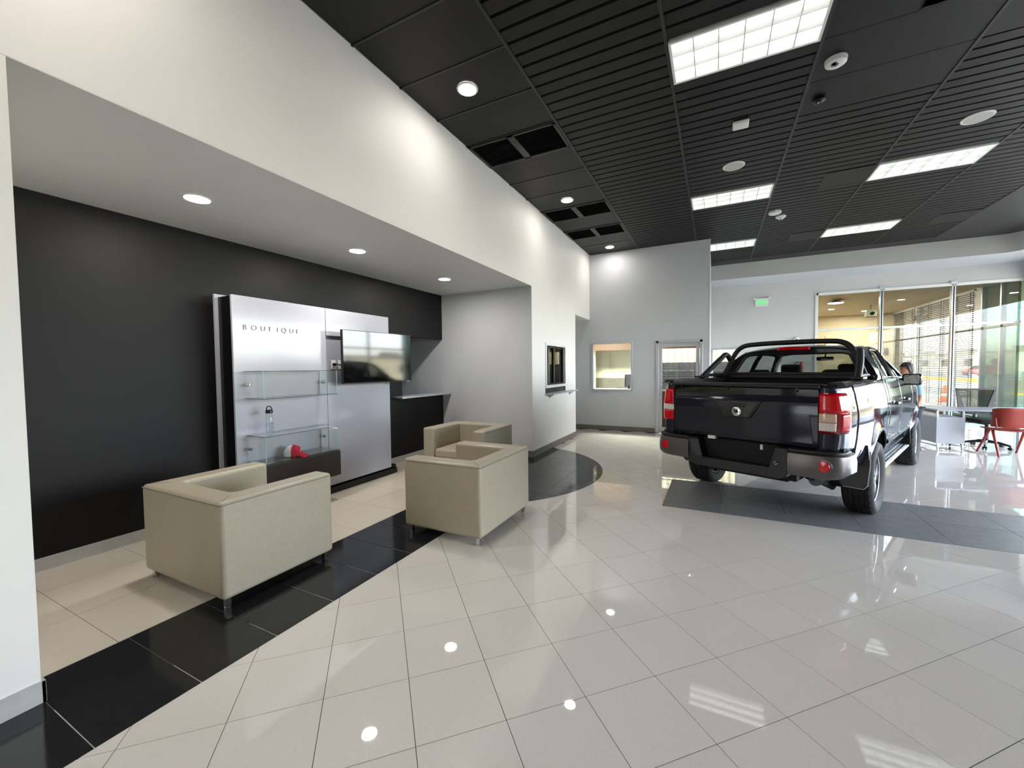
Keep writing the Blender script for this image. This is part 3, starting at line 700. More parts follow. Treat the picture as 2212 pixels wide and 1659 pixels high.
for ch, f in zip('BOUTIQUE', (.03, .18, .33, .445, .585, .70, .845, .965)): letter(ch, ya+(yb-ya)*f)
def case(z0, z1, label):
    t = thing('glass_display_case', label, 'display case', (-4.42, 3.0, z0), group='wall mounted glass display cases')
    h = .445; D = .31; H = z1-z0; q = .006
    MB().box(0, D+.01, -h-.01, h+.01, 0, q).build('bottom_pane', 'glass_case', t, smooth=0)
    MB().box(0, D+.01, -h-.01, h+.01, H-q, H).build('top_pane', 'glass_case', t, smooth=0)
    MB().box(D-q, D, -h, h, q, H-q).build('front_pane', 'glass_case', t, smooth=0)
    for s in (-1, 1): MB().box(.0, D-q-.002, s*h-q/2, s*h+q/2, q, H-q).build('end_pane', 'glass_case', t, smooth=0)
    for z in (0, H-q): MB().box(D+.0102, D+.0122, -h-.01, h+.01, z+.001, z+q-.001).box(0, D+.01, -h-.012, -h-.0102, z+.001, z+q-.001).box(0, D+.01, h+.0102, h+.012, z+.001, z+q-.001).build('green_edge', 'glass_edge', t, smooth=0)
    for s in (-1, 1): MB().box(D+.0005, D+.0025, s*h-.003, s*h+.003, q, H-q).build('corner_edge', mat('pale_glass_edge', (150, 196, 186), .2), t, smooth=0)
    for y, x in ((-h-.004, .045), (h-.055+.055+.004, .06)):
        MB().cyl((x, y-.018, H*.5), (x, y+.018, H*.5), .016, 14).cyl((x, y-.03, H*.5), (x, y-.018, H*.5), .009, 10).box(x-.02, x+.02, y-.008, y+.008, H*.5-.018, H*.5+.018).build('hinge', 'chrome', t)
    return t
case(1.297, 1.588, 'upper empty glass display case on the white BOUTIQUE unit')
case(.622, .912, 'lower glass display case holding a red and white cap')
t = thing('drawer_box', 'dark brown drawer box under the lower glass case behind the near armchair', 'drawer', (-4.42, 3.0, .31))
MB().box(0, .31, -.46, .46, 0, .305).build('body', 'lam_brown', t, bevel=.003); MB().box(.311, .33, -.458, .458, .004, .30).build('drawer_front', 'lam_brown', t, bevel=.002)
# bottle
t = thing('water_bottle', 'clear water bottle with black loop cap on the lower glass case', 'bottle', (-4.25, 2.69, .912))
MB().lathe([(.0005, .002), (.033, .002), (.036, .008), (.036, .205), (.028, .222), (.028, .23)], 24).build('body', 'water', t)
MB().lathe([(.0005, .02), (.0335, .02), (.0335, .12), (.0005, .12)], 24).build('water_fill', glass('bottle_water', (.90, .93, .95), 1.33), t)
MB().box(.0335, .037, -.012, .02, .115, .119).build('print_mark', 'black_pl', t, smooth=0)
cp = MB().lathe([(.030, .224), (.034, .226), (.036, .25), (.030, .262), (.0005, .264)], 24).build('cap', 'black_pl', t)
MB().tube([(0, -.028, .25), (0, -.027, .285), (0, -.012, .300), (0, .014, .297), (0, .03, .272), (0, .03, .25)], .006, 8).build('loop_handle', 'black_pl', cp)
# cap
t = thing('baseball_cap', 'crimson baseball cap with white mesh back inside the lower glass case', 'cap', (-4.25, 2.95, .632), math.radians(36))
def dome(a0, a1, n=14, m=8):
    b = MB()
    def f(u, v):
        a = a0+(a1-a0)*u; e = pi/2*v
        return (.098*math.cos(a)*math.cos(e)**.8, .08*math.sin(a)*math.cos(e)**.8, .118*math.sin(e)**.9)
    return b.grid(f, n, m)
dome(-pi*.5, pi*.5).build('front_panel', 'red_hat', t, smooth=60)
dome(pi*.5, pi*1.5).build('mesh_back', 'mesh_wht', t, smooth=60)
b = MB(); b.grid(lambda u, v: ((.085+.085*v*math.cos((u-.5)*pi*.9)**.5 if True else 0), .085*math.sin((u-.5)*pi*.93)*(1-.1*v), .012-.018*v*v-.03*(abs(u-.5)*2)**2*v*.6), 14, 5)
b.build('brim', 'red_hat', t, solid=.004, smooth=60)
MB().lathe([(.0005, .124), (.008, .121), (.009, .116)], 10).build('top_button', 'red_hat', t)
b = MB()
for k in range(4): b.box(.083, .087, -.03+k*.014, -.02+k*.014, .062, .072)
b.box(.086, .089, -.04, .02, .048, .053); b.build('white_print', 'lamp_wht', t, smooth=0)
# television on arm
t = thing('television', 'flat television on a wall arm, overhanging the right edge of the white unit', 'television', (-4.19, 4.235, 1.41), math.radians(-3.6))
MB().box(-.03, .012, -.60, .60, 0, .695).build('housing', 'black_pl', t, bevel=.006)
MB().box(.0125, .0145, -.592, .592, .012, .687).build('screen', 'screen', t, smooth=0)
MB().box(.012, .016, .50, .55, .004, .009).build('badge', 'chrome', t, smooth=0)
MB().box(-.20, -.03, -.15, -.10, .30, .42).box(-.20, -.03, .1, .15, .30, .42).box(-.23, -.19, -.2, .2, .26, .46).build('wall_bracket', 'black_pl', t, smooth=0)
MB().tube([(-.02, .12, 0), (-.02, .13, -.02), (-.02, .17, -.03), (-.02, .21, -.025), (-.02, .225, 0)], .0025, 6).build('cable_loop', 'black_pl', t)
pc = (MB().tube([(-4.43, 3.70, 1.66), (-4.40, 3.71, 1.665), (-4.385, 3.75, 1.65), (-4.38, 3.785, 1.58), (-4.38, 3.80, 1.50), (-4.36, 3.83, 1.46), (-4.30, 3.88, 1.45)], .007, 8).box(-4.45, -4.42, 3.665, 3.705, 1.645, 1.68).build('power_cord', 'black_pl'))
pc.parent = t; pc.matrix_parent_inverse = (Matrix.Translation(t.location) @ Matrix.Rotation(t.rotation_euler.z, 4, 'Z')).inverted()
t = thing('counter_shelf', 'pale counter shelf on the dark half wall at the end of the niche', 'shelf', (-4.83, 5.87, 1.10))
MB().box(-.13, .20, -.69, .69, .0, .028).build('top', 'alu', t, bevel=.003)

# armchairs
def armchair():
    t = thing('armchair', 'x', 'armchair', group='olive beige cube armchairs')
    W, D, H, A, B, F = .525, .43, .73, .19, .19, .05
    inner = [(W-A, D)]
    for k in range(6):
        q = pi/2*k/5; inner.append((W-A-F+F*math.cos(q), -D+B+F-F*math.sin(q)))
    for k in range(6):
        q = pi/2*k/5; inner.append((-W+A+F-F*math.sin(q), -D+B+F-F*math.cos(q)))
    inner.append((-W+A, D))
    poly = [(-W, D), (-W, -D), (W, -D), (W, D)]+inner
    MB().prism(poly, 'z', .072, H).build('upholstered_shell', 'leather', t, bevel=.028, seg=4)
    MB().box(-W+A-.002, W-A+.002, -D+B-.005, D-.005, .074, .30).build('seat_base', 'leather', t, bevel=.02, seg=3)
    MB().box(-W+A+.004, W-A-.004, -D+B+.01, D-.012, .302, .43).build('seat_cushion', 'leather', t, bevel=.035, seg=4)
    z = H-.022; e = .0005
    sm = MB().tube([(-W-e, D-.03, z), (-W-e, -D+.01, z), (-W+.01, -D-e, z), (W-.01, -D-e, z), (W+e, -D+.01, z), (W+e, D-.03, z)], .0035, 6)
    for s in (-1, 1): sm.tube([(s*(W-.022), -D+.022, H-.003), (s*(W-.06), -D+.06, H+.0005), (s*(W-A+.01), -D+B-.01, H-.004)], .003, 6)
    sm.build('seam', 'seam', t)
    for s in (-1, 1): MB().tube([(s*(W-A-F*.30), -D+B+F*.30, H-.02), (s*(W-A-F*.30), -D+B+F*.30, .44)], .004, 6).build('inner_seam', 'seam', t)
    MB().ball((0, -D+B+.002, .58), .014, .008, .014).build('tufting_button', 'seam', t)
    for x in (-1, 1):
        for y in (-1, 1): MB().box(x*(W-.05)-.016, x*(W-.05)+.016, y*(D-.05)-.016, y*(D-.05)+.016, .008, .075).cyl((x*(W-.05), y*(D-.05), 0), (x*(W-.05), y*(D-.05), .009), .02, 12).build('leg', 'chrome', t, smooth=20)
    return t
a1 = armchair(); a1.location = (-3.395, 1.90, 0); a1['label'] = 'olive beige leather cube armchair nearest the camera, its back and side facing us'
dup(a1, (-2.27, 3.54, 0), pi/2, 'olive beige leather cube armchair in the middle, partly on the black tile band')
dup(a1, (-3.33, 5.16, 0), pi, 'olive beige leather cube armchair at the back, open side facing the camera')

# ================================================================== DESK AREA
DA = math.radians(10)
t = thing('office_desk', 'pale grey office desk with a pedestal beside the truck, before the glass wall', 'desk', (3.69, 10.22, 0), DA)
MB().box(-.02, 1.75, -.02, .68, .715, .742).build('top', 'desk', t, bevel=.004)
pd = MB().box(.0, .40, .02, .52, .11, .60).build('pedestal', 'desk', t, bevel=.004)
MB().box(-.008, .408, .012, .018, .11, .60).build('pedestal_back', 'desk', pd, smooth=0)
for x, y in ((.01, .03), (.39, .03), (.01, .51), (.39, .51)): MB().box(x-.012, x+.012, y-.012, y+.012, .60, .715).build('spacer_post', 'alu', t, smooth=0)
b = MB()
for x in (.02, .38): b.box(x-.015, x+.015, .0, .54, .045, .065)
b.box(.02, .38, .02, .045, .045, .065); b.build('pedestal_frame', 'alu', t, smooth=0)
for x, y in ((.02, .02), (.2, .02), (.38, .02), (.02, .5), (.38, .5)): MB().cyl((x, y, 0), (x, y, .05), .016, 12).box(x-.012, x+.012, y-.012, y+.012, .06, .11).build('foot', 'black_pl' if x == .2 else 'alu', t, smooth=20)
MB().box(1.36, 1.55, .30, .36, .0, .715).build('leg_panel', 'alu', t, bevel=.004)
MB().box(.45, 1.5, .62, .64, .36, .70).build('modesty_panel', glass('frosted_modesty_glass', (.72, .80, .80), 1.3, .1), t, smooth=0)
# mesh office chair
t = thing('office_chair', 'black mesh-back swivel office chair tucked behind the pale grey desk', 'office chair', (4.57, 10.78, 0), math.radians(8))
MB().prism([(-.30, 1.10), (.30, 1.10), (.29, 1.065), (-.29, 1.065)], 'y', .28, .31).build('back_top_rail', 'black_pl', t, bevel=.008)
for s in (-1, 1): MB().prism([(s*.30, 1.10), (s*.27, 1.08), (s*.14, .62), (s*.25, .62)], 'y', .285, .31).build('back_wing', 'black_pl', t, smooth=0)
MB().box(-.22, .22, .29, .305, .60, .66).build('back_bottom_rail', 'black_pl', t, bevel=.008)
MB().prism([(-.27, 1.07), (.27, 1.07), (.15, .64), (-.15, .64)], 'y', .296, .300).build('back_mesh', 'mesh_blk', t, smooth=0)
MB().box(-.25, .25, -.24, .26, .46, .54).build('seat', 'black_matte', t, bevel=.04, seg=3)
MB().tube([(0, .30, .66), (0, .33, .55), (0, .25, .45), (0, .05, .44)], .022, 8).build('back_support', 'black_pl', t)
MB().cyl((0, 0, .12), (0, 0, .46), .028).build('gas_column', 'black_pl', t)
for k in range(5):
    a = 2*pi*k/5+.35; c, s = math.cos(a), math.sin(a)
    MB().tube([(0, 0, .125), (.17*c, .17*s, .11), (.31*c, .31*s, .075)], [.03, .024, .016], 8).build('star_leg', 'black_pl', t)
    q = MB().cyl((.31*c-.028*s, .31*s+.028*c, .03), (.31*c-.008*s, .31*s+.008*c, .03), .03, 16).cyl((.31*c+.028*s, .31*s-.028*c, .03), (.31*c+.008*s, .31*s-.008*c, .03), .03, 16).cyl((.31*c, .31*s, .03), (.31*c, .31*s, .08), .01, 8); q.build('caster', 'black_pl', t)
# red chair
t = thing('visitor_chair', 'brick red moulded visitor chair with splayed legs in front of the desk', 'chair', (4.50, 10.02, 0), math.radians(6))
def shellf(u, v):
    x = (u-.5)*2; w = .27+.01*v; return (w*math.sin(x*1.25)/math.sin(1.25)*1.0, -.25+.16*(abs(x)**3)+(-.05)*v, .50+.335*v-.03*(abs(x)**6)*v)
MB().grid(shellf, 18, 6).build('backrest', 'red_pl', t, solid=.014, off=0, smooth=60, bevel=.006)
MB().grid(lambda u, v: ((u-.5)*.46, -.21+.44*v, .462-.02*math.sin(pi*u)-.012*math.sin(pi*v)), 10, 10).build('seat', 'red_pl', t, solid=.016, smooth=60)
for s in (-1, 1): MB().tube([(s*.245, -.10, .455), (s*.262, -.22, .49), (s*.268, -.20, .66)], [.014, .014, .009], 8).build('back_bracket', 'red_pl', t)
for x in (-1, 1):
    MB().tube([(x*.22, -.05, .455), (x*.25, -.27, .0)], [.021, .013], 10).build('leg', 'red_pl', t); MB().tube([(x*.22, .0, .455), (x*.26, .24, .0)], [.021, .013], 10).build('leg', 'red_pl', t)
MB().tube([(-.23, -.03, .44), (.23, -.03, .44)], .014, 8).build('seat_rail', 'red_pl', t)

# ================================================================== PICKUP TRUCK  (x right, y forward, origin under the rear axle)
TK = thing('pickup_truck', 'dark graphite double-cab pickup truck with black roll bar, parked on the slate strip', 'truck', (.687, 5.899, 0), math.radians(-23.45))
WB, RT = 3.21, .383
def lerp(tab, z):
    if z <= tab[0][0]: return tab[0][1]
    for (a, p), (b, q) in zip(tab, tab[1:]):
        if z <= b:
            k = (z-a)/(b-a); k = k*k*(3-2*k)*.35+k*.65; return p+(q-p)*k
    return tab[-1][1]
WT = [(.40, .80), (.55, .865), (.72, .918), (.92, .940), (1.08, .948), (1.16, .945), (1.30, .922), (1.44, .880)]
def bw(u, z):
    x = lerp(WT, z)
    if u > 2.9: x -= .17*((u-2.9)/1.2)**2
    if u < -.3: x -= .075*((-.3-u)/.92)**1.5
    for uc in (0, WB):
        r = math.hypot(u-uc, z-.40); 
        x += .032*math.exp(-((max(r, .47)-.47)/.11)**2)
    return x
RA = .495
def zlow(u, base):
    for uc in (0, WB):
        d = abs(u-uc)
        if d < RA: return max(base, .40+math.sqrt(RA*RA-d*d))
    return base
def side(name, u0, u1, base, ztop, parent, m='paint', nz=16, step=.035, inset=0):
    us = [u0]; 
    crit = sorted([c for uc in (0, WB) for c in (uc-RA, uc-RA*.985, uc-RA*.95, uc-RA*.9, uc+RA*.9, uc+RA*.95, uc+RA*.985, uc+RA) if u0 < c < u1])
    n = max(2, int((u1-u0)/step)); us = sorted(set([u0+(u1-u0)*i/n for i in range(n+1)]+crit))
    out = []
    for s in (1, -1):
        b = MB(); vv = []
        for u in us:
            zb, zt = zlow(u, base(u)), ztop(u)
            for j in range(nz+1):
                z = zb+(zt-zb)*j/nz; vv.append((s*(bw(u, z)-inset), u, z))
        k = nz+1; b.add(vv, [(i*k+j, (i+1)*k+j, (i+1)*k+j+1, i*k+j+1) for i in range(len(us)-1) for j in range(nz)])
        me = b.mesh(name, 50)
        o = bpy.data.objects.new(name, me); C.objects.link(o); me.materials.append(M[m]); o.parent = parent
        # make normals point outward
        bm = bmesh.new(); bm.from_mesh(me); bm.normal_update()
        if sum(f.normal.x for f in bm.faces)*s < 0: bmesh.ops.reverse_faces(bm, faces=bm.faces)
        bm.to_mesh(me); bm.free()
        q = o.modifiers.new('t', 'SOLIDIFY'); q.thickness = .022; q.offset = -1
        out.append(o)
    return out
UR = -1.22            # rear end of bed sides
# --- cargo bed
bed = side('bed_side', -.86, .445, lambda u: .60 if u < 0 else .52, lambda u: 1.41, TK)
b = MB().box(-.86, .86, -1.12, .42, .80, .83)
for s in (-1, 1): b.box(s*.76, s*.80, -1.12, .42, .83, 1.40).box(s*.56, s*.80, -.42, .42, .83, .98)
b.box(-.80, .80, .40, .43, .83, 1.42); b.build('bed_liner', 'black_matte', TK, smooth=0)
for s in (-1, 1):
    MB().prism([(s*.735, 1.385), (s*.735, 1.424), (s*.82, 1.428), (s*.855, 1.420), (s*.86, 1.405), (s*.79, 1.39)], 'y', -1.13, .44).build('bed_rail_cap', 'trim', TK, smooth=30)
    MB().prism([(s*.862, 1.395), (s*.83, 1.43), (s*.862, 1.424), (s*.882, 1.400)], 'y', -1.10, .44).build('bed_rail_edge', 'paint', TK, smooth=30)
# rear corners: swept path around the lamps
def corner_path(off=0):
    P = [(.694, -1.20), (.735, -1.202), (.772, -1.197), (.804, -1.18), (.830, -1.15), (.852, -1.10), (.870, -1.03), (.885, -.95), (.8985, -.855)]
    return P
def lean(x, z, f):       # follow the body section: pull in above the shoulder
    d = lerp(WT, z)-.935; return x+d*f
def corner(name, z0, z1, m, i0=0, i1=8, off=0, parent=TK, s=1, nz=6, solid=.02):
    P = corner_path()[i0:i1+1]; b = MB(); vv = []
    # finer resample
    Q = []
    for (a, c), (e, g) in zip(P, P[1:]):
        for k in range(3): Q.append((a+(e-a)*k/3, c+(g-c)*k/3))
    Q.append(P[-1]); n = len(Q)
    for i, (x, y) in enumerate(Q):
        a = Q[max(0, i-1)]; c = Q[min(n-1, i+1)]; tx, ty = c[0]-a[0], c[1]-a[1]; l = math.hypot(tx, ty); nx, ny = ty/l, -tx/l
        f = min(1, max(0, (x-.694)/.18))
        for j in range(nz+1):
            z = z0+(z1-z0)*j/nz
            bulge = .0
            vv.append((s*(lean(x, z, f)+nx*off), y+ny*off+.05*max(0, (z-1.2))*(1-f)-.02*max(0, z-1.2), z))
    b.add(vv, [(i*(nz+1)+j, (i+1)*(nz+1)+j, (i+1)*(nz+1)+j+1, i*(nz+1)+j+1) for i in range(n-1) for j in range(nz)])
    me = b.mesh(name, 50); o = bpy.data.objects.new(name, me); C.objects.link(o); me.materials.append(M[m]); o.parent = parent
    bm = bmesh.new(); bm.from_mesh(me); bm.normal_update()
    if sum(f.normal.x for f in bm.faces)*s < 0: bmesh.ops.reverse_faces(bm, faces=bm.faces)
    bm.to_mesh(me); bm.free()
    q = o.modifiers.new('t', 'SOLIDIFY'); q.thickness = solid; q.offset = -1
    return o
for s in (1, -1):
    corner('rear_corner', .79, 1.41, 'paint', s=s, nz=14)
    lp = corner('tail_light', .968, 1.335, 'red_dark', 0, 6, .006, s=s); lp['label'] = 'right tail light, red above clear' if s > 0 else 'left tail light, red with a pale band'
    corner('red_lens', 1.155, 1.328, 'red_lens', 0, 6, .013, lp, s)
    if s > 0:
        corner('amber_lens', 1.070, 1.148, 'amber_lens', 0, 3, .013, lp, s)
        corner('clear_lens', .992, 1.066, 'clear_lens', 0, 3, .013, lp, s)
        corner('side_lens', .985, 1.150, 'red_lens', 4, 6, .012, lp, s)
    else:
        corner('clear_lens', 1.085, 1.150, 'clear_lens', 0, 5, .013, lp, s)
        corner('lower_lens', .975, 1.080, 'red_lens', 0, 5, .013, lp, s)
# --- tailgate
TG = [(-1.150, .805), (-1.196, .83), (-1.206, .90), (-1.208, 1.10), (-1.222, 1.225), (-1.212, 1.245), (-1.196, 1.262), (-1.186, 1.33), (-1.16, 1.40), (-1.10, 1.40), (-1.10, .805)]
tg = MB().prism(TG, 'x', -.692, .692).build('tailgate', 'paint', TK, bevel=.008, seg=2)
MB().prism([(-1.10, 1.365), (-1.232, 1.372), (-1.240, 1.385), (-1.238, 1.398), (-1.22, 1.406), (-1.10, 1.412)], 'x', -.698, .698).build('top_spoiler', 'trim', tg, bevel=.006)
MB().prism([(-1.19, 1.275), (-1.194, 1.36), (-1.16, 1.36), (-1.16, 1.275)], 'x', -.684, .684).build('upper_recess', 'gloss_blk', tg, smooth=0)
for x in (-.60, -.10, .52): MB().cyl((x, -1.20, 1.368), (x, -1.20, 1.335), .009, 10).box(x-.012, x+.012, -1.21, -1.19, 1.355, 1.37).build('cover_hook', 'alloy_dk', tg, smooth=30)
def bez(pts, y0, y1): return [(x, z) for x, z in pts]
MB().prism([(-.235, 1.232), (.235, 1.232), (.125, 1.052), (-.125, 1.052)], 'y', -1.232, -1.20).build('handle_bezel', 'trim', tg, bevel=.008)
MB().prism([(-.20, 1.222), (.20, 1.222), (.105, 1.064), (-.105, 1.064)], 'y', -1.236, -1.231).build('handle_recess', 'gloss_blk', tg, bevel=.003)
MB().prism([(-.10, 1.205), (.10, 1.205), (.08, 1.165), (-.08, 1.165)], 'y', -1.240, -1.236).build('tailgate_handle', 'trim', tg, bevel=.003)
em = MB().lathe([(.0005, -1.246), (.038, -1.246), (.045, -1.243), (.046, -1.236)], 32, 'y', o=(.004, 0, 1.118)).build('emblem', 'chrome', tg)
b = MB(); N_ = 40; ring = [(.017+.006*max(0, math.cos(5*2*pi*k/N_+.5)))*(1+.12*math.sin(2*pi*k/N_)) for k in range(N_)]
b.add([(.004+r*math.cos(2*pi*k/N_), -1.2475, 1.118+r*math.sin(2*pi*k/N_)) for k, r in enumerate(ring)], [tuple(range(N_))])
for a in (.4, .4+pi):
    P = [(.040-.020*k/9, a+1.25*k/9) for k in range(10)]; Q = [(r-.0045*math.sin(pi*k/9)-.001, t_) for k, (r, t_) in enumerate(P)]
    b.add([(.004+r*math.cos(t_), -1.2475, 1.118+r*math.sin(t_)) for r, t_ in P+Q[::-1]], [(k, k+1, 18-k, 19-k) for k in range(9)])
b.build('emblem_swirl', 'gloss_blk', em, smooth=0)
MB().prism([(-.615, 1.222), (.615, 1.222), (.655, .86), (-.655, .86)], 'y', -1.2125, -1.19).build('raised_panel', 'paint', tg, bevel=.005, seg=2)
MB().box(-.66, .66, -1.14, -1.10, .72, .82).build('lower_valance', 'black_matte', TK, smooth=0)
# --- rear bumper
def bump_end(s):
    P = [(.475, -1.285), (.60, -1.285), (.72, -1.278), (.80, -1.258), (.852, -1.215), (.884, -1.15), (.90, -1.05), (.908, -.93)]
    sec = [(0, .578), (.012, .61), (.014, .70), (.002, .768), (-.02, .785), (-.09, .79), (-.09, .562), (-.02, .560)]
    b = MB(); n = len(P); m = len(sec); vv = []
    for i, (x, y) in enumerate(P):
        a = P[max(0, i-1)]; c = P[min(n-1, i+1)]; tx, ty = c[0]-a[0], c[1]-a[1]; l = math.hypot(tx, ty); nx, ny = ty/l, -tx/l
        lift = max(0, y+1.285)*.10
        for d, z in sec: vv.append((s*(x+nx*d), y+ny*d, z+(lift if z < .6 else 0)))
    b.add(vv, [(i*m+j, (i+1)*m+j, (i+1)*m+(j+1) % m, i*m+(j+1) % m) for i in range(n-1) for j in range(m)]+[tuple(range(m)), tuple(range((n-1)*m, n*m))])
    return b.build('bumper_end', 'bump_grey', bp, smooth=40)
b = MB().prism([(-.475, .80), (-.47, .53), (-.40, .505), (.40, .505), (.47, .53), (.475, .80), (.37, .80), (.32, .60), (-.32, .60), (-.37, .80)], 'y', -1.285, -1.14)
bp = b.build('rear_bumper', 'trim', TK, bevel=.006)
MB().box(-.36, .36, -1.15, -1.13, .60, .80).build('plate_recess', 'black_matte', bp, smooth=0)
MB().prism([(-.47, .775), (-.37, .79), (-.325, .625), (-.36, .60), (-.42, .64)], 'y', -1.292, -1.286).build('step_cheek', mat('dark_satin_panel', (44, 48, 56), .3, coat=.5), bp, smooth=0)
for s in (1, -1):
    e = bump_end(s)
    MB().lathe([(.0005, -1.312), (.045, -1.308), (.052, -1.296)], 28, 'y', o=(s*.748, .018, .683)).build('reflector', 'red_lens', e)
    MB().lathe([(.050, -1.302), (.062, -1.300), (.064, -1.285)], 28, 'y', o=(s*.748, .018, .683)).build('reflector_ring', 'bump_grey', e)
    MB().prism([(.475, -1.285), (.60, -1.287), (.72, -1.277), (.80, -1.257), (.85, -1.213), (.882, -1.14), (.892, -1.0), (.82, -1.0), (.77, -1.18), (.475, -1.20)] if s > 0 else [(-.475, -1.285), (-.60, -1.287), (-.72, -1.277), (-.80, -1.257), (-.85, -1.213), (-.882, -1.14), (-.892, -1.0), (-.82, -1.0), (-.77, -1.18), (-.475, -1.20)], 'z', .785, .808).build('step_pad', 'trim', bp, bevel=.006)
MB().box(-.30, -.22, -1.215, -1.14, .80, .835).build('licence_plate_lamp', 'white_pl', TK, bevel=.006)
MB().box(.20, .225, -1.16, -1.14, .74, .79).build('tow_socket', 'steel', TK, smooth=0)
MB().tube([(.365, -1.292, .66), (.385, -1.292, .675), (.40, -1.292, .655), (.38, -1.292, .64)], .006, 6, True).build('bumper_bolt', 'steel', bp)
# --- chassis
b = MB()
for s in (-1, 1): b.box(s*.40, s*.50, -1.1, 4.0, .46, .60).tube([(s*.5, -.62, .50), (s*.52, -.2, .30), (s*.52, .2, .30), (s*.5, .7, .46)], .035, 8)
b.cyl((-.70, 0, .38), (.70, 0, .38), .05).ball((0, 0, .38), .17, .2, .17); b.box(-.40, .40, -1.0, -.5, .42, .55).box(-.6, .6, .6, 3.6, .42, .55)
b.build('chassis_frame', 'black_matte', TK, smooth=30)
MB().tube([(.55, -.95, .50), (.62, -.75, .42), (.63, -.4, .30), (.6, .1, .33)], .03, 8).cyl((.60, -.9, .46), (.60, -.55, .42), .055).build('shock_absorber', 'black_pl', TK)
MB().cyl((-.40, -1.02, .47), (-.40, -.7, .47), .028).build('exhaust_tip', 'chrome', TK)
for uc in (0, WB):
    for s in (-1, 1):
        b = MB(); n = 22; vv = []
        for k in range(n+1):
            a = -.12+(pi+.24)*k/n; vv += [(s*(.915 if uc == 0 else .90), uc+RA*1.0*math.cos(a), .40+RA*math.sin(a)), (s*.52, uc+RA*math.cos(a), .40+RA*math.sin(a))]
        b.add(vv, [(2*k, 2*k+2, 2*k+3, 2*k+1) for k in range(n)]); b.build('wheel_arch_liner', 'black_matte', TK, smooth=40)
        MB().box(s*.50, s*.52, uc-RA, uc+RA, .38, .90).build('wheel_well_panel', 'black_matte', TK, smooth=0)
# --- mud flaps
for s in (-1, 1):
    b = MB().prism([(s*.70, .72), (s*.93, .80), (s*.945, .62), (s*.93, .40), (s*.90, .365), (s*.74, .365), (s*.70, .42)], 'y', -.525, -.51)
    mf = b.build('mud_flap', 'black_pl', TK, bevel=.004)
    MB().tube([(s*.948, -.52, .74), (s*.948, -.52, .60), (s*.935, -.52, .40), (s*.905, -.52, .362), (s*.74, -.52, .362)], .006, 6).build('flap_edging', 'steel', mf)
    MB().prism([(s*.70, .60), (s*.91, .66), (s*.92, .42), (s*.90, .36), (s*.72, .36)], 'y', WB-.535, WB-.52).build('mud_flap', 'black_pl', TK, bevel=.004)
# --- wheels
def wheel(x, y, s):
    wd = .13; R = RT
    prof = [(.245, -.095), (.275, -.118), (.33, -.132), (.362, -.122), (.376, -.105)]
    gr = [-.098, -.070, -.060, -.030, -.020, .020, .030, .060, .070, .098]
    for i in range(0, 10, 1):
        h = gr[i]; deep = i in ()
        prof.append((R, h))
        if i in (1, 3, 5, 7): prof += [(R-.010, h+.001), (R-.010, gr[i+1]-.001)]
    prof += [(.376, .105), (.362, .122), (.33, .132), (.275, .118), (.245, .095)]
    n = 120; m = len(prof)
    def mod(i, j, r, h):
        if 3 <= j <= m-4 and r > .36:
            k = (i+(1 if h > 0 else 0)+int(abs(h)*60)) % 4
            if abs(h) > .065 and k == 0: return r-.008, h
            if abs(h) < .065 and k == 0 and r == R: return r-.004, h
        return r, h
    b = MB().lathe(prof, n, 'x', mod=mod)
    ty = b.build('wheel', 'tyre', TK, loc=(x, y, R), smooth=35)
    o = s
    MB().lathe([(.248, -.10), (.25, -.09), (.235, -.06), (.225, .06), (.240, .092), (.252, .098), (.256, .090)], 48, 'x').build('rim_barrel', 'alloy', ty)
    MB().lathe([(.0005, -.01), (.16, -.01), (.16, .01), (.0005, .01)], 32, 'x', o=(s*.0, 0, 0)).build('brake_disc', 'steel', ty)
    MB().lathe([(.0005, s*.02), (.225, s*.015)], 32, 'x').build('rim_shadow_plate', 'alloy_dk', ty, smooth=0)
    f = s*.088
    MB().cyl((s*.02, 0, 0), (f, 0, 0), .062, 24, .052).build('hub', 'alloy_dk', ty)
    MB().cyl((f, 0, 0), (f+s*.008, 0, 0), .034, 24).build('hub_cap', 'alloy', ty)
    for k in range(5):
        for d in (-.17, .17):
            a = 2*pi*k/5+.3; c0, s0 = math.cos(a), math.sin(a); c1, s1 = math.cos(a+d), math.sin(a+d)
            p0 = Vector((0, .045*c0, .045*s0)); p1 = Vector((0, .245*c1, .245*s1)); dr = (p1-p0).normalized(); nr = Vector((0, -dr.z, dr.y))
            bb = MB()
            for (p, wv, x0_, x1_) in ((p0, .018, s*.05, f), (p1, .022, s*.05, f-s*.006)):
                bb.v += [tuple(Vector((xx, p.y, p.z))+nr*w_) for xx in (x0_, x1_) for w_ in (-wv, wv)]
            bb.f = [(0, 1, 3, 2), (4, 6, 7, 5), (2, 3, 7, 6), (0, 4, 5, 1), (0, 2, 6, 4), (1, 5, 7, 3)]
            sp = bb.build('spoke', 'alloy', ty, smooth=0)
    return ty
for s in (1, -1):
    wheel(s*.82, 0, s); wheel(s*.82, WB, s)
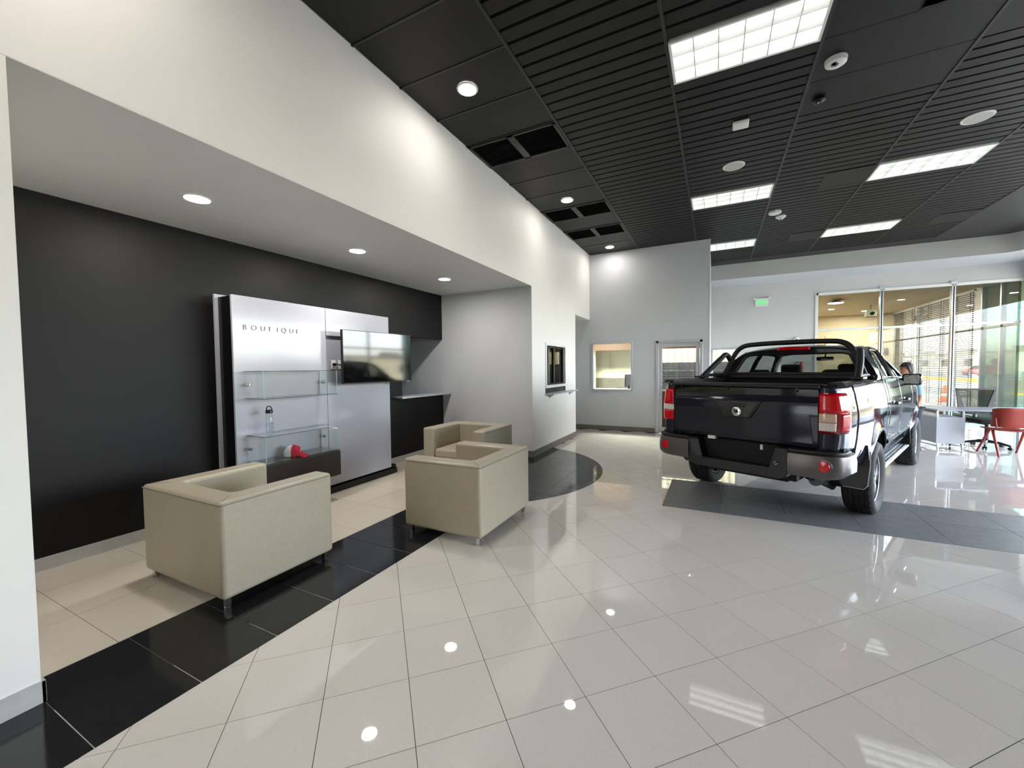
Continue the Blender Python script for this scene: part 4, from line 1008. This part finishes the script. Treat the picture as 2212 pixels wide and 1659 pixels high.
# --- cab lower panels
CB = .455
side('rear_door', .62, 1.462, lambda u: .52, lambda u: 1.425-.02*(u-.45), TK)
side('front_door', 1.470, 2.50, lambda u: .52, lambda u: 1.425-.02*(u-.45)-(0 if u < 2 else .05*((u-2)/.5)**2), TK)
side('cab_corner', CB, .613, lambda u: .52, lambda u: 1.425, TK)
def zhood(u): return 1.30-.05*(u-2.5)-.075*max(0, u-3.0)**2
side('front_fender', 2.508, 4.02, lambda u: .50, lambda u: zhood(u)-.01 if u > 2.75 else 1.355-.12*(u-2.508), TK)
side('sill', CB, 2.72, lambda u: .40, lambda u: .515, TK, m='trim', nz=3, inset=.012)
b = MB().box(-.86, .86, CB+.0, CB+.04, .55, 1.44).box(-.85, .85, CB, 2.7, .50, .56); b.build('cab_floor', 'black_matte', TK, smooth=0)
for s in (-1, 1):
    for u0, u1 in ((.70, 1.45), (1.485, 2.45)):
        b = MB(); n = 12; vv = []
        for k in range(n+1):
            u = u0+(u1-u0)*k/n; q = bw(u, .68)
            vv += [(s*(q-.004), u, .655), (s*(q+.016), u, .665), (s*(q+.018), u, .70), (s*(q-.002), u, .715)]
        b.add(vv, [(4*k+j, 4*k+4+j, 4*k+4+(j+1) % 4, 4*k+(j+1) % 4) for k in range(n) for j in range(4)]+[(0, 1, 2, 3), (4*n, 4*n+1, 4*n+2, 4*n+3)])
        b.build('side_moulding', 'paint', TK, smooth=30)
    for u in (.78, 1.60):
        q = bw(u, 1.13); b = MB().tube([(s*(q-.01), u, 1.12), (s*(q+.035), u+.02, 1.125), (s*(q+.038), u+.16, 1.13), (s*(q-.01), u+.20, 1.13)], [.012, .014, .014, .010], 8)
        b.build('door_handle', 'chrome', TK); MB().ball((s*(q-.006), u+.1, 1.125), .012, .06, .035).build('handle_cup', 'black_pl', TK)
    # step board
    st = MB().prism([(s*.70, .425), (s*.91, .418), (s*.92, .398), (s*.91, .378), (s*.70, .39)], 'y', .58, 2.46).build('side_step', 'side_step', TK, smooth=20)
    for k in range(5): MB().box(s*(.735+.038*k), s*(.745+.038*k), .62, 2.42, .418, .428).build('step_rib', 'black_pl', st, smooth=0)
    for u in (.53, 2.46): MB().prism([(s*.70, .427), (s*.91, .422), (s*.925, .398), (s*.91, .372), (s*.70, .385)], 'y', u, u+.05).build('step_end_cap', 'black_pl', st, bevel=.01)
# --- greenhouse
RP = [(.60, 1.800), (.75, 1.838), (.95, 1.860), (1.25, 1.872), (1.6, 1.862), (1.9, 1.835), (2.05, 1.808)]
def roofz(u): return lerp(RP, u)
def roofw(u): return .655-.05*max(0, (u-1.6)/.45)**2-.02*max(0, (1.0-u)/.4)**2
def roof(u_, v_, dz=0):
    u = .60+(2.05-.60)*u_; x = (v_-.5)*2
    return (x*roofw(u), u, roofz(u)-.055*abs(x)**2.6+dz)
rf = MB().grid(roof, 16, 16).build('roof', 'paint', TK, solid=.012, off=-1, smooth=60)
MB().grid(lambda a, c: (roof(a, c)[0]*.97, roof(a, c)[1], roof(a, c)[2]-.03), 12, 10).build('headliner', 'liner', TK, smooth=60)
def edge(u): return roofz(u)-.055
def sidepos(s, u, z):
    zt = edge(min(max(u, .60), 2.05)); wt = roofw(min(max(u, .60), 2.05)); zb = 1.415-.02*(u-.45); 
    k = (z-zb)/(zt-zb); wb = bw(u, min(zb, 1.42))-.035-.02*max(0, min(1, (u-1)/1.5))
    return (s*(wb+(wt-wb)*k+.022*math.sin(pi*min(1, max(0, k)))), u, z)
OUT = [(CB, 1.415), (1.0, 1.405), (1.47, 1.395), (2.0, 1.385), (2.4, 1.37), (2.66, 1.325), (2.60, 1.385), (2.46, 1.50), (2.30, 1.63), (2.17, 1.735), (2.05, edge(2.05)), (1.9, edge(1.9)), (1.6, edge(1.6)), (1.25, edge(1.25)), (.95, edge(.95)), (.75, edge(.75)), (.60, edge(.60)), (.53, 1.60)]
W1 = [(.74, 1.435), (1.415, 1.425), (1.405, 1.765), (1.15, 1.775), (.98, 1.765), (.90, 1.72)]
W2 = [(1.49, 1.422), (2.34, 1.402), (2.31, 1.46), (2.14, 1.62), (2.02, 1.715), (1.92, 1.748), (1.485, 1.767)]
def fill(outer, holes, s):
    bm = bmesh.new(); 
    for loop in [outer]+holes:
        # densify for curvature
        pts = []
        for (a, c), (e, g) in zip(loop, loop[1:]+loop[:1]):
            n = max(1, int(math.hypot(e-a, g-c)/.09))
            pts += [(a+(e-a)*k/n, c+(g-c)*k/n) for k in range(n)]
        vs_ = [bm.verts.new((0, u, z)) for u, z in pts]
        for i in range(len(vs_)): bm.edges.new((vs_[i], vs_[(i+1) % len(vs_)]))
    bmesh.ops.triangle_fill(bm, edges=bm.edges[:], use_beauty=True, use_dissolve=False)
    for v in bm.verts: v.co = Vector(sidepos(s, v.co.y, v.co.z))
    bmesh.ops.recalc_face_normals(bm, faces=bm.faces)
    if sum(f.normal.x for f in bm.faces)*s < 0: bmesh.ops.reverse_faces(bm, faces=bm.faces)
    me = bpy.data.meshes.new('cab_side'); bm.to_mesh(me); bm.free(); return me
for s in (1, -1):
    me = fill(OUT, [W1, W2], s); o = mobj('cab_side_frame', me, 'paint', TK); q = o.modifiers.new('t', 'SOLIDIFY'); q.thickness = .03; q.offset = -1
    for W in (W1, W2):
        me = fill(W, [], s); g = mobj('side_window', me, 'car_glass', TK); g.location = (-s*.012, 0, 0)
        # black surround
        P = [Vector(sidepos(s, u, z)) for u, z in W]; MB().tube(P, .010, 6, True).build('window_seal', 'black_pl', TK)
    P = [Vector(sidepos(s, 1.45, z)) for z in (1.42, 1.55, 1.68, 1.775)]; MB().tube(P, .022, 6).build('door_pillar_trim', 'black_pl', TK)
# rear cab wall with window
def rearpos(x, z):
    zb, zt = 1.415, edge(.60); k = (z-zb)/(zt-zb); return (x, CB+(.60-CB)*k-.03*(1-(x/.7)**2), z)
bm = bmesh.new()
RO = [(-.868, 1.415), (.868, 1.415), (.80, 1.55), (.72, 1.68), (roofw(.6), edge(.6)), (.4, edge(.6)+.043), (0, edge(.6)+.056), (-.4, edge(.6)+.043), (-roofw(.6), edge(.6)), (-.72, 1.68), (-.80, 1.55)]
RWN = [(-.665, 1.475), (.665, 1.475), (.675, 1.51), (.575, 1.715), (.50, 1.735), (-.50, 1.735), (-.575, 1.715), (-.675, 1.51)]
def fill_rear(outer, holes):
    bm = bmesh.new()
    for loop in [outer]+holes:
        pts = []
        for (a, c), (e, g) in zip(loop, loop[1:]+loop[:1]):
            n = max(1, int(math.hypot(e-a, g-c)/.1)); pts += [(a+(e-a)*k/n, c+(g-c)*k/n) for k in range(n)]
        vs_ = [bm.verts.new((x, 0, z)) for x, z in pts]
        for i in range(len(vs_)): bm.edges.new((vs_[i], vs_[(i+1) % len(vs_)]))
    bmesh.ops.triangle_fill(bm, edges=bm.edges[:], use_beauty=True)
    for v in bm.verts: v.co = Vector(rearpos(v.co.x, v.co.z))
    bmesh.ops.recalc_face_normals(bm, faces=bm.faces)
    if sum(f.normal.y for f in bm.faces) > 0: bmesh.ops.reverse_faces(bm, faces=bm.faces)
    me = bpy.data.meshes.new('rear'); bm.to_mesh(me); bm.free(); return me
o = mobj('cab_rear_panel', fill_rear(RO, [RWN]), 'paint', TK); q = o.modifiers.new('t', 'SOLIDIFY'); q.thickness = .03; q.offset = -1
g = mobj('rear_window', fill_rear(RWN, []), 'car_glass', TK); g.location = (0, .012, 0)
MB().tube([Vector(rearpos(x, z)) for x, z in RWN], .012, 6, True).build('rear_window_seal', 'black_pl', TK)
MB().grid(lambda a, c: ((a-.5)*.36, .565-.02*(1-((a-.5)*2)**2)-.01*(1-c), 1.790+.036*c-.004*((a-.5)*2)**2), 12, 3).build('brake_light', 'red_lens', TK, solid=.02, off=0)['label'] = 'high red brake light on the roof edge'
# windscreen, hood, front
def wsf(a, c):
    x = (a-.5)*2; w_ = .60+(.75-.60)*(1-c); return (x*w_, 2.07+(2.72-2.07)*(1-c)-.09*x*x*(1-c*.4)+.03, 1.805-.02*abs(x)**2*c+(1.295-1.805)*(1-c))
MB().grid(wsf, 12, 8).build('windscreen', 'car_glass', TK, smooth=60)
def hoodf(a, c):
    x = (a-.5)*2; u = 2.78+(4.05-2.78)*c-.12*x*x*c; zt = zhood(u)+.035*(1-x*x)-.10*max(0, c-.85)/.15*.6
    return (x*(bw(min(u, 3.9), 1.2)-.055-.03*c), u, zt)
MB().grid(hoodf, 16, 16).build('bonnet', 'paint', TK, solid=.02, smooth=60)
fr = MB().prism([(-.80, 3.85), (-.74, 4.06), (-.4, 4.13), (.4, 4.13), (.74, 4.06), (.80, 3.85)], 'z', .42, .74).build('front_bumper', 'paint', TK, bevel=.03, seg=3)
MB().prism([(-.52, 3.9), (-.52, 4.07), (-.3, 4.10), (.3, 4.10), (.52, 4.07), (.52, 3.9)], 'z', .76, 1.06).build('front_grille', 'gloss_blk', TK, bevel=.02)
for z in (.83, .91, .99): MB().box(-.5, .5, 4.09, 4.115, z-.008, z+.008).build('grille_bar', 'chrome', TK, smooth=0)
for s in (-1, 1): MB().prism([(s*.53, 3.85), (s*.53, 4.06), (s*.70, 4.0), (s*.79, 3.82), (s*.79, 3.7)], 'z', .86, 1.05).build('headlight', 'clear_lens', TK, bevel=.015)
# --- mirrors
for s in (-1, 1):
    mr = MB().box(s*.885, s*1.085, 1.95, 2.06, 1.30, 1.455).build('door_mirror', 'gloss_blk', TK, bevel=.035, seg=4)
    MB().prism([(s*.83, 1.33), (s*.83, 1.41), (s*.92, 1.37), (s*.92, 1.325)], 'y', 1.97, 2.04).build('mirror_arm', 'gloss_blk', mr, bevel=.01)
    MB().prism([(s*.91, 1.325), (s*.905, 1.42), (s*.92, 1.437), (s*1.052, 1.439), (s*1.065, 1.42), (s*1.06, 1.335), (s*1.05, 1.322)], 'y', 1.946, 1.9495).build('mirror_glass', mat('mirror_glass', (200, 210, 210), .02, metal=1), mr, smooth=0)
# --- roll bar
def arc3(P, n=6, r=.12):
    """polyline with rounded corners"""
    out = [Vector(P[0])]
    for i in range(1, len(P)-1):
        a, b_, c = Vector(P[i-1]), Vector(P[i]), Vector(P[i+1]); d1 = (a-b_); d2 = (c-b_); q = min(r, d1.length*.45, d2.length*.45)
        p0, p2 = b_+d1.normalized()*q, b_+d2.normalized()*q
        for k in range(n+1):
            t_ = k/n; out.append((1-t_)**2*p0+2*t_*(1-t_)*b_+t_*t_*p2)
    out.append(Vector(P[-1])); return out
UB = .34
rb = MB().tube(arc3([(-.775, UB-.02, 1.44), (-.60, UB+.06, 1.862), (-.3, UB+.06, 1.880), (.3, UB+.06, 1.880), (.60, UB+.06, 1.862), (.775, UB-.02, 1.43)], 8, .16), .031, 12).build('roll_bar', 'trim', TK)
for s in (-1, 1):
    MB().tube(arc3([(s*.70, UB+.03, 1.66), (s*.72, UB-.06, 1.765), (s*.765, UB-.30, 1.62), (s*.80, UB-.62, 1.44)], 8, .14), .034, 12).build('rear_stay', 'trim', rb)
    MB().tube(arc3([(s*.80, UB-.60, 1.462), (s*.79, UB-.28, 1.468), (s*.785, UB-.02, 1.466)], 4, .1), .022, 10).build('lower_stay', 'trim', rb)
    MB().box(s*.73, s*.85, UB-.10, UB+.08, 1.436, 1.462).build('foot_plate', 'black_pl', rb, bevel=.006); MB().box(s*.75, s*.86, UB-.72, UB-.52, 1.436, 1.462).build('foot_plate', 'black_pl', rb, bevel=.006)
    MB().prism([(UB-.12, 1.415), (UB+.10, 1.415), (UB+.10, 1.46), (UB-.05, 1.47)], 'x', s*.852, s*.878).build('foot_bracket', 'bump_grey', rb, smooth=0)
MB().box(-.74, .74, UB-.0, UB+.03, 1.47, 1.50).box(-.70, .70, UB+.01, UB+.025, 1.425, 1.47).build('cross_member', 'trim', rb, bevel=.004)
MB().tube([(.05, 1.9, 1.855), (.05, 1.83, 2.02)], [.006, .003], 6).build('aerial', 'black_pl', TK)
# --- cabin
for x, y, w_ in ((-.36, 1.72, .25), (.36, 1.72, .25)):
    MB().box(x-w_, x+w_, y, y+.14, .75, 1.36).build('front_seat', 'seat', TK, bevel=.05, seg=3)
    MB().box(x-.14, x+.14, y+.02, y+.11, 1.40, 1.60).build('headrest', 'seat', TK, bevel=.05, seg=3)
    MB().box(x-w_, x+w_, y+.1, y+.6, .62, .80).build('front_seat_base', 'seat', TK, bevel=.05, seg=3)
MB().box(-.66, .66, .58, .72, .75, 1.40).build('rear_seat', 'seat', TK, bevel=.05, seg=3)
for x in (-.42, .42, 0): MB().box(x-.13, x+.13, .60, .69, 1.40, 1.53 if x else 1.49).build('headrest', 'seat', TK, bevel=.045, seg=3)
MB().box(-.72, .72, 2.45, 2.85, .9, 1.22).build('dashboard', 'black_pl', TK, bevel=.04)
MB().tube([(-.38+.18*math.cos(k*pi/10), 2.30-.05*math.sin(k*pi/10), 1.15+.18*math.sin(k*pi/10)) for k in range(20)], .015, 8, True).build('steering_wheel', 'black_pl', TK)
MB().box(-.11, .11, 2.08, 2.11, 1.655, 1.715).build('cabin_mirror', 'black_pl', TK, bevel=.015); MB().cyl((0, 2.11, 1.70), (0, 2.16, 1.77), .012, 8).build('mirror_stalk', 'black_pl', TK)

# ================================================================== PERSON
def skin(name, pts, edges, m, parent=None, sub=2, root=0):
    me = bpy.data.meshes.new(name); me.from_pydata([p[:3] for p in pts], edges, []); me.materials.append(M[m])
    o = bpy.data.objects.new(name, me); C.objects.link(o); o.parent = parent
    k = o.modifiers.new('skin', 'SKIN'); k.use_smooth_shade = True
    for i, p in enumerate(pts):
        r = p[3] if len(p) > 3 else .05; r2 = p[4] if len(p) > 4 else r
        sv = me.skin_vertices[0].data[i]; sv.radius = (r, r2); sv.use_root = (i == root)
    q = o.modifiers.new('sub', 'SUBSURF'); q.levels = sub; q.render_levels = sub
    return o
PZ = math.radians(116)          # person looks along local +y
pr = thing('person', 'dark grey haired person in a pale blue shirt standing beyond the truck mirror', 'person', (3.26, 10.02, 0), PZ); pr.scale = (.93, .93, .93)
pts = [(0, 0, .90, .125, .10), (0, .01, 1.05, .12, .09), (0, .02, 1.20, .135, .095), (0, .05, 1.33, .13, .085), (0, .085, 1.40, .055), (0, .11, 1.46, .05), (0, .13, 1.50, .055)]
ed = [(0, 1), (1, 2), (2, 3), (3, 4), (4, 5), (5, 6)]
for s in (-1, 1):
    k = len(pts); pts += [(s*.17, .05, 1.33, .055), (s*.21, .04, 1.06, .043), (s*.205, .11, .84, .032), (s*.20, .13, .77, .03, .018), (s*.20, .145, .70, .026, .014)]
    ed += [(3, k), (k, k+1), (k+1, k+2), (k+2, k+3), (k+3, k+4)]
    for f in range(4):
        q = len(pts); L_ = (.075, .085, .08, .06)[f]; y = .145+(.03-.02*f)
        pts += [(s*.20, y, .665, .009), (s*.195, y+.006, .665-L_*.5, .008), (s*.185, y+.008, .665-L_, .007)]; ed += [(k+4, q), (q, q+1), (q+1, q+2)]
    q = len(pts); pts += [(s*.19, .175, .735, .011), (s*.182, .195, .70, .009), (s*.178, .20, .67, .008)]; ed += [(k+3, q), (q, q+1), (q+1, q+2)]
    k = len(pts); pts += [(s*.09, 0, .83, .085), (s*.10, .01, .48, .058), (s*.10, -.02, .09, .04), (s*.105, .08, .04, .038, .03), (s*.108, .16, .03, .03, .022)]
    ed += [(0, k), (k, k+1), (k+1, k+2), (k+2, k+3), (k+3, k+4)]
skin('body', pts, ed, 'skin', pr)
sp = [(0, 0, .90, .15, .118), (0, .01, 1.05, .142, .108), (0, .02, 1.20, .155, .112), (0, .05, 1.33, .145, .10), (0, .075, 1.385, .075)]
se = [(0, 1), (1, 2), (2, 3), (3, 4)]
for s in (-1, 1):
    k = len(sp); sp += [(s*.17, .05, 1.33, .07), (s*.195, .045, 1.17, .062), (s*.207, .042, 1.08, .062)]; se += [(3, k), (k, k+1), (k+1, k+2)]
skin('shirt', sp, se, 'shirt', pr)
tp = [(0, 0, .92, .15, .118)]; te = []
for s in (-1, 1):
    k = len(tp); tp += [(s*.09, 0, .83, .10), (s*.10, .01, .48, .076), (s*.10, -.02, .10, .062)]; te += [(0, k), (k, k+1), (k+1, k+2)]
skin('trousers', tp, te, 'jeans', pr)
for s in (-1, 1): MB().box(s*.105-.048, s*.105+.048, -.08, .21, 0, .085).build('shoe', 'black_pl', pr, bevel=.03, seg=3)
def headf(a, c):
    th, e = 2*pi*a, pi*(c-.5); x, y, z = math.cos(e)*math.cos(th), math.cos(e)*math.sin(th), math.sin(e)
    r = 1.0
    X, Y, Z = .076*x, .098*y, .122*z
    if y > 0:
        Y += .022*math.exp(-((x/.16)**2+((z+.12)/.16)**2))          # nose
        Y -= .010*math.exp(-(((abs(x)-.42)/.18)**2+((z-.12)/.12)**2))  # eye sockets
        Y += .010*math.exp(-((x/.4)**2+((z+.72)/.22)**2))          # chin
        Y += .006*math.exp(-((x/.3)**2+((z+.42)/.08)**2))          # lips
    if z < -.3: X *= 1-.22*(-z-.3)
    return (X, Y+.135, Z+1.595)
MB().grid(headf, 40, 28).build('head', 'skin', pr, smooth=80)
for s in (-1, 1):
    MB().ball((s*.031, .135+.086, 1.61), .013, .010, .010, 12, 8).build('eye', 'lamp_wht', pr); MB().ball((s*.078, .125, 1.59), .012, .022, .032, 12, 8).build('ear', 'skin', pr)
    MB().ball((s*.031, .135+.0945, 1.61), .006, .003, .006, 10, 6).build('pupil', 'black_pl', pr)
    MB().tube([(s*.031+.024*math.cos(k*pi/6), .235, 1.61+.018*math.sin(k*pi/6)) for k in range(12)], .002, 6, True).tube([(s*.055, .235, 1.612), (s*.078, .20, 1.612), (s*.082, .12, 1.61)], .002, 6).build('spectacles', 'black_pl', pr)
MB().tube([(-.025, .135+.094, 1.54), (0, .135+.102, 1.538), (.025, .135+.094, 1.54)], .004, 6).build('mouth', mat('lip', (150, 88, 80), .5), pr)
def hairf(a, c):
    th, e = 2*pi*a, pi*(c*.5)-.0
    y0 = math.sin(th); low = -.62 if y0 < -.15 else (-.62+(y0+.15)*1.15 if y0 < .7 else .36)
    zz = low+(1-low)*c; rr = math.sqrt(max(0, 1-zz*zz*.98)); k = 1+.05*math.sin(9*th+5*c)+.03*math.sin(23*th)
    return (.098*rr*math.cos(th)*k, .118*rr*math.sin(th)*k+.122, .142*zz*k+1.598)
MB().grid(hairf, 48, 14).build('hair', 'hair', pr, smooth=80, solid=.015, off=-1)

# ================================================================== STREET OUTSIDE
struct(MB().box(XR+.12, 10.5, -30, 60, -.14, -.02).build('terrace_pavement', 'pave', smooth=0))
struct(MB().box(10.5, 120, -60, 200, -.3, -.13).build('street_ground', 'asphalt', smooth=0))
struct(MB().box(-60, 10.5, -60, YB-.1, -.3, -.08).build('forecourt_ground', 'pave', smooth=0))
cn = MB().box(XR+.12, 9.8, YB-3, 30, 3.80, 4.15)
struct(cn.build('canopy_roof', 'cream', smooth=0))
struct(MB().box(14.6, 15.0, 10, 34.6, -.14, .66).build('kerb_wall', 'conc', smooth=0))
struct(MB().box(14.55, 15.0, 10, 34.6, -.14, -.04).box(14.6, 15.0, 34.6, 52, .40, .62).build('kerb_yellow_edge', 'yellow', smooth=0))
struct(MB().box(14.62, 15.0, 34.6, 52, -.14, .40).build('kerb_planter', 'pave', smooth=0))
t = thing('roadside_railing', 'grey metal railing across the street seen at the right edge', 'railing', (17.2, 37, -.13))
for z in (.75, 1.15): MB().box(-.04, .04, -9, 9, z-.04, z+.04).build('rail', 'steel', t, smooth=0)
for k in range(7): MB().box(-.06, .06, -9+k*3-.06, -9+k*3+.06, 0, 1.2).build('post', 'steel', t, smooth=0)
t = thing('street_building', 'long low pale building with roof units across the street', 'building', (44, 100, -.13))
MB().box(0, 12, -70, 60, 0, 3.6).build('wall', 'facade', t, smooth=0); MB().box(-.2, 12.2, -70, 60, 3.6, 3.9).build('parapet', 'conc', t, smooth=0)
for k in range(14):
    y = -66+k*9; MB().box(-.15, 0, y, y+.8, 0, 3.6).build('pilaster', 'facade', t, smooth=0)
    if k % 2: MB().box(2, 4, y+2, y+5, 3.9, 4.7).build('roof_unit', 'conc', t, smooth=0)
    MB().box(-.05, .05, y+3, y+6, 1.2, 2.6).build('window', 'black_pl', t, smooth=0)
t = thing('parked_car', 'small red hatchback car parked across the street beyond the blinds', 'car', (31.5, 76, -.13), math.radians(12))
MB().prism([(-2, .3), (-2.05, .75), (-1.85, 1.0), (1.1, .98), (1.95, .8), (2.05, .45), (2, .3)], 'x', -.85, .85).build('body', 'red_car', t, bevel=.08, seg=3)
MB().prism([(-1.8, .98), (-1.5, 1.42), (.1, 1.45), (.95, .98)], 'x', -.76, .76).build('cabin_glass', 'gloss_blk', t, bevel=.06)
MB().prism([(-1.5, 1.40), (-1.4, 1.48), (.05, 1.50), (.15, 1.42)], 'x', -.72, .72).build('roof', 'red_car', t, bevel=.03)
for s in (-1, 1):
    for y in (-1.25, 1.3): MB().cyl((s*.70, y, .31), (s*.87, y, .31), .31, 24).build('wheel', 'tyre', t)
    MB().box(s*.55, s*.82, -2.08, -2.0, .72, .90).build('tail_light', 'red_dark', t, smooth=0)
t = thing('traffic_cone', 'orange traffic cone on the pavement seen through the blinds', 'cone', (8.6, 23.3, -.02))
MB().lathe([(.17, .03), (.13, .18), (.05, .66), (.035, .70), (.0, .70)], 20).build('body', 'orange', t); MB().box(-.21, .21, -.21, .21, 0, .035).build('base', 'orange', t, smooth=0); MB().lathe([(.120, .26), (.092, .40)], 20).build('band', 'lamp_wht', t)
t = thing('floodlight', 'dark floodlight hanging under the outside canopy behind the blinds', 'floodlight', (7.9, 23.6, 3.8)); MB().box(-.22, .22, -.12, .12, -.34, -.12).build('housing', 'black_pl', t, bevel=.02); MB().cyl((0, 0, 0), (0, 0, -.12), .03).build('bracket', 'black_pl', t); MB().box(-.19, .19, -.125, -.12, -.31, -.15).build('lens', 'clear_lens', t, smooth=0)
for z, n_ in ((7.2, 'lowest'), (7.9, 'middle'), (8.6, 'highest')):
    tag(MB().tube([(26, -20+12*k, z-.35*math.sin(pi*(k % 4)/4)) for k in range(16)], .02, 5).build('power_line', 'black_pl'), '%s of the three thin overhead power lines crossing the sky outside' % n_, 'cable', 'overhead power lines')
# every part keeps its thing's transform; nothing else to do
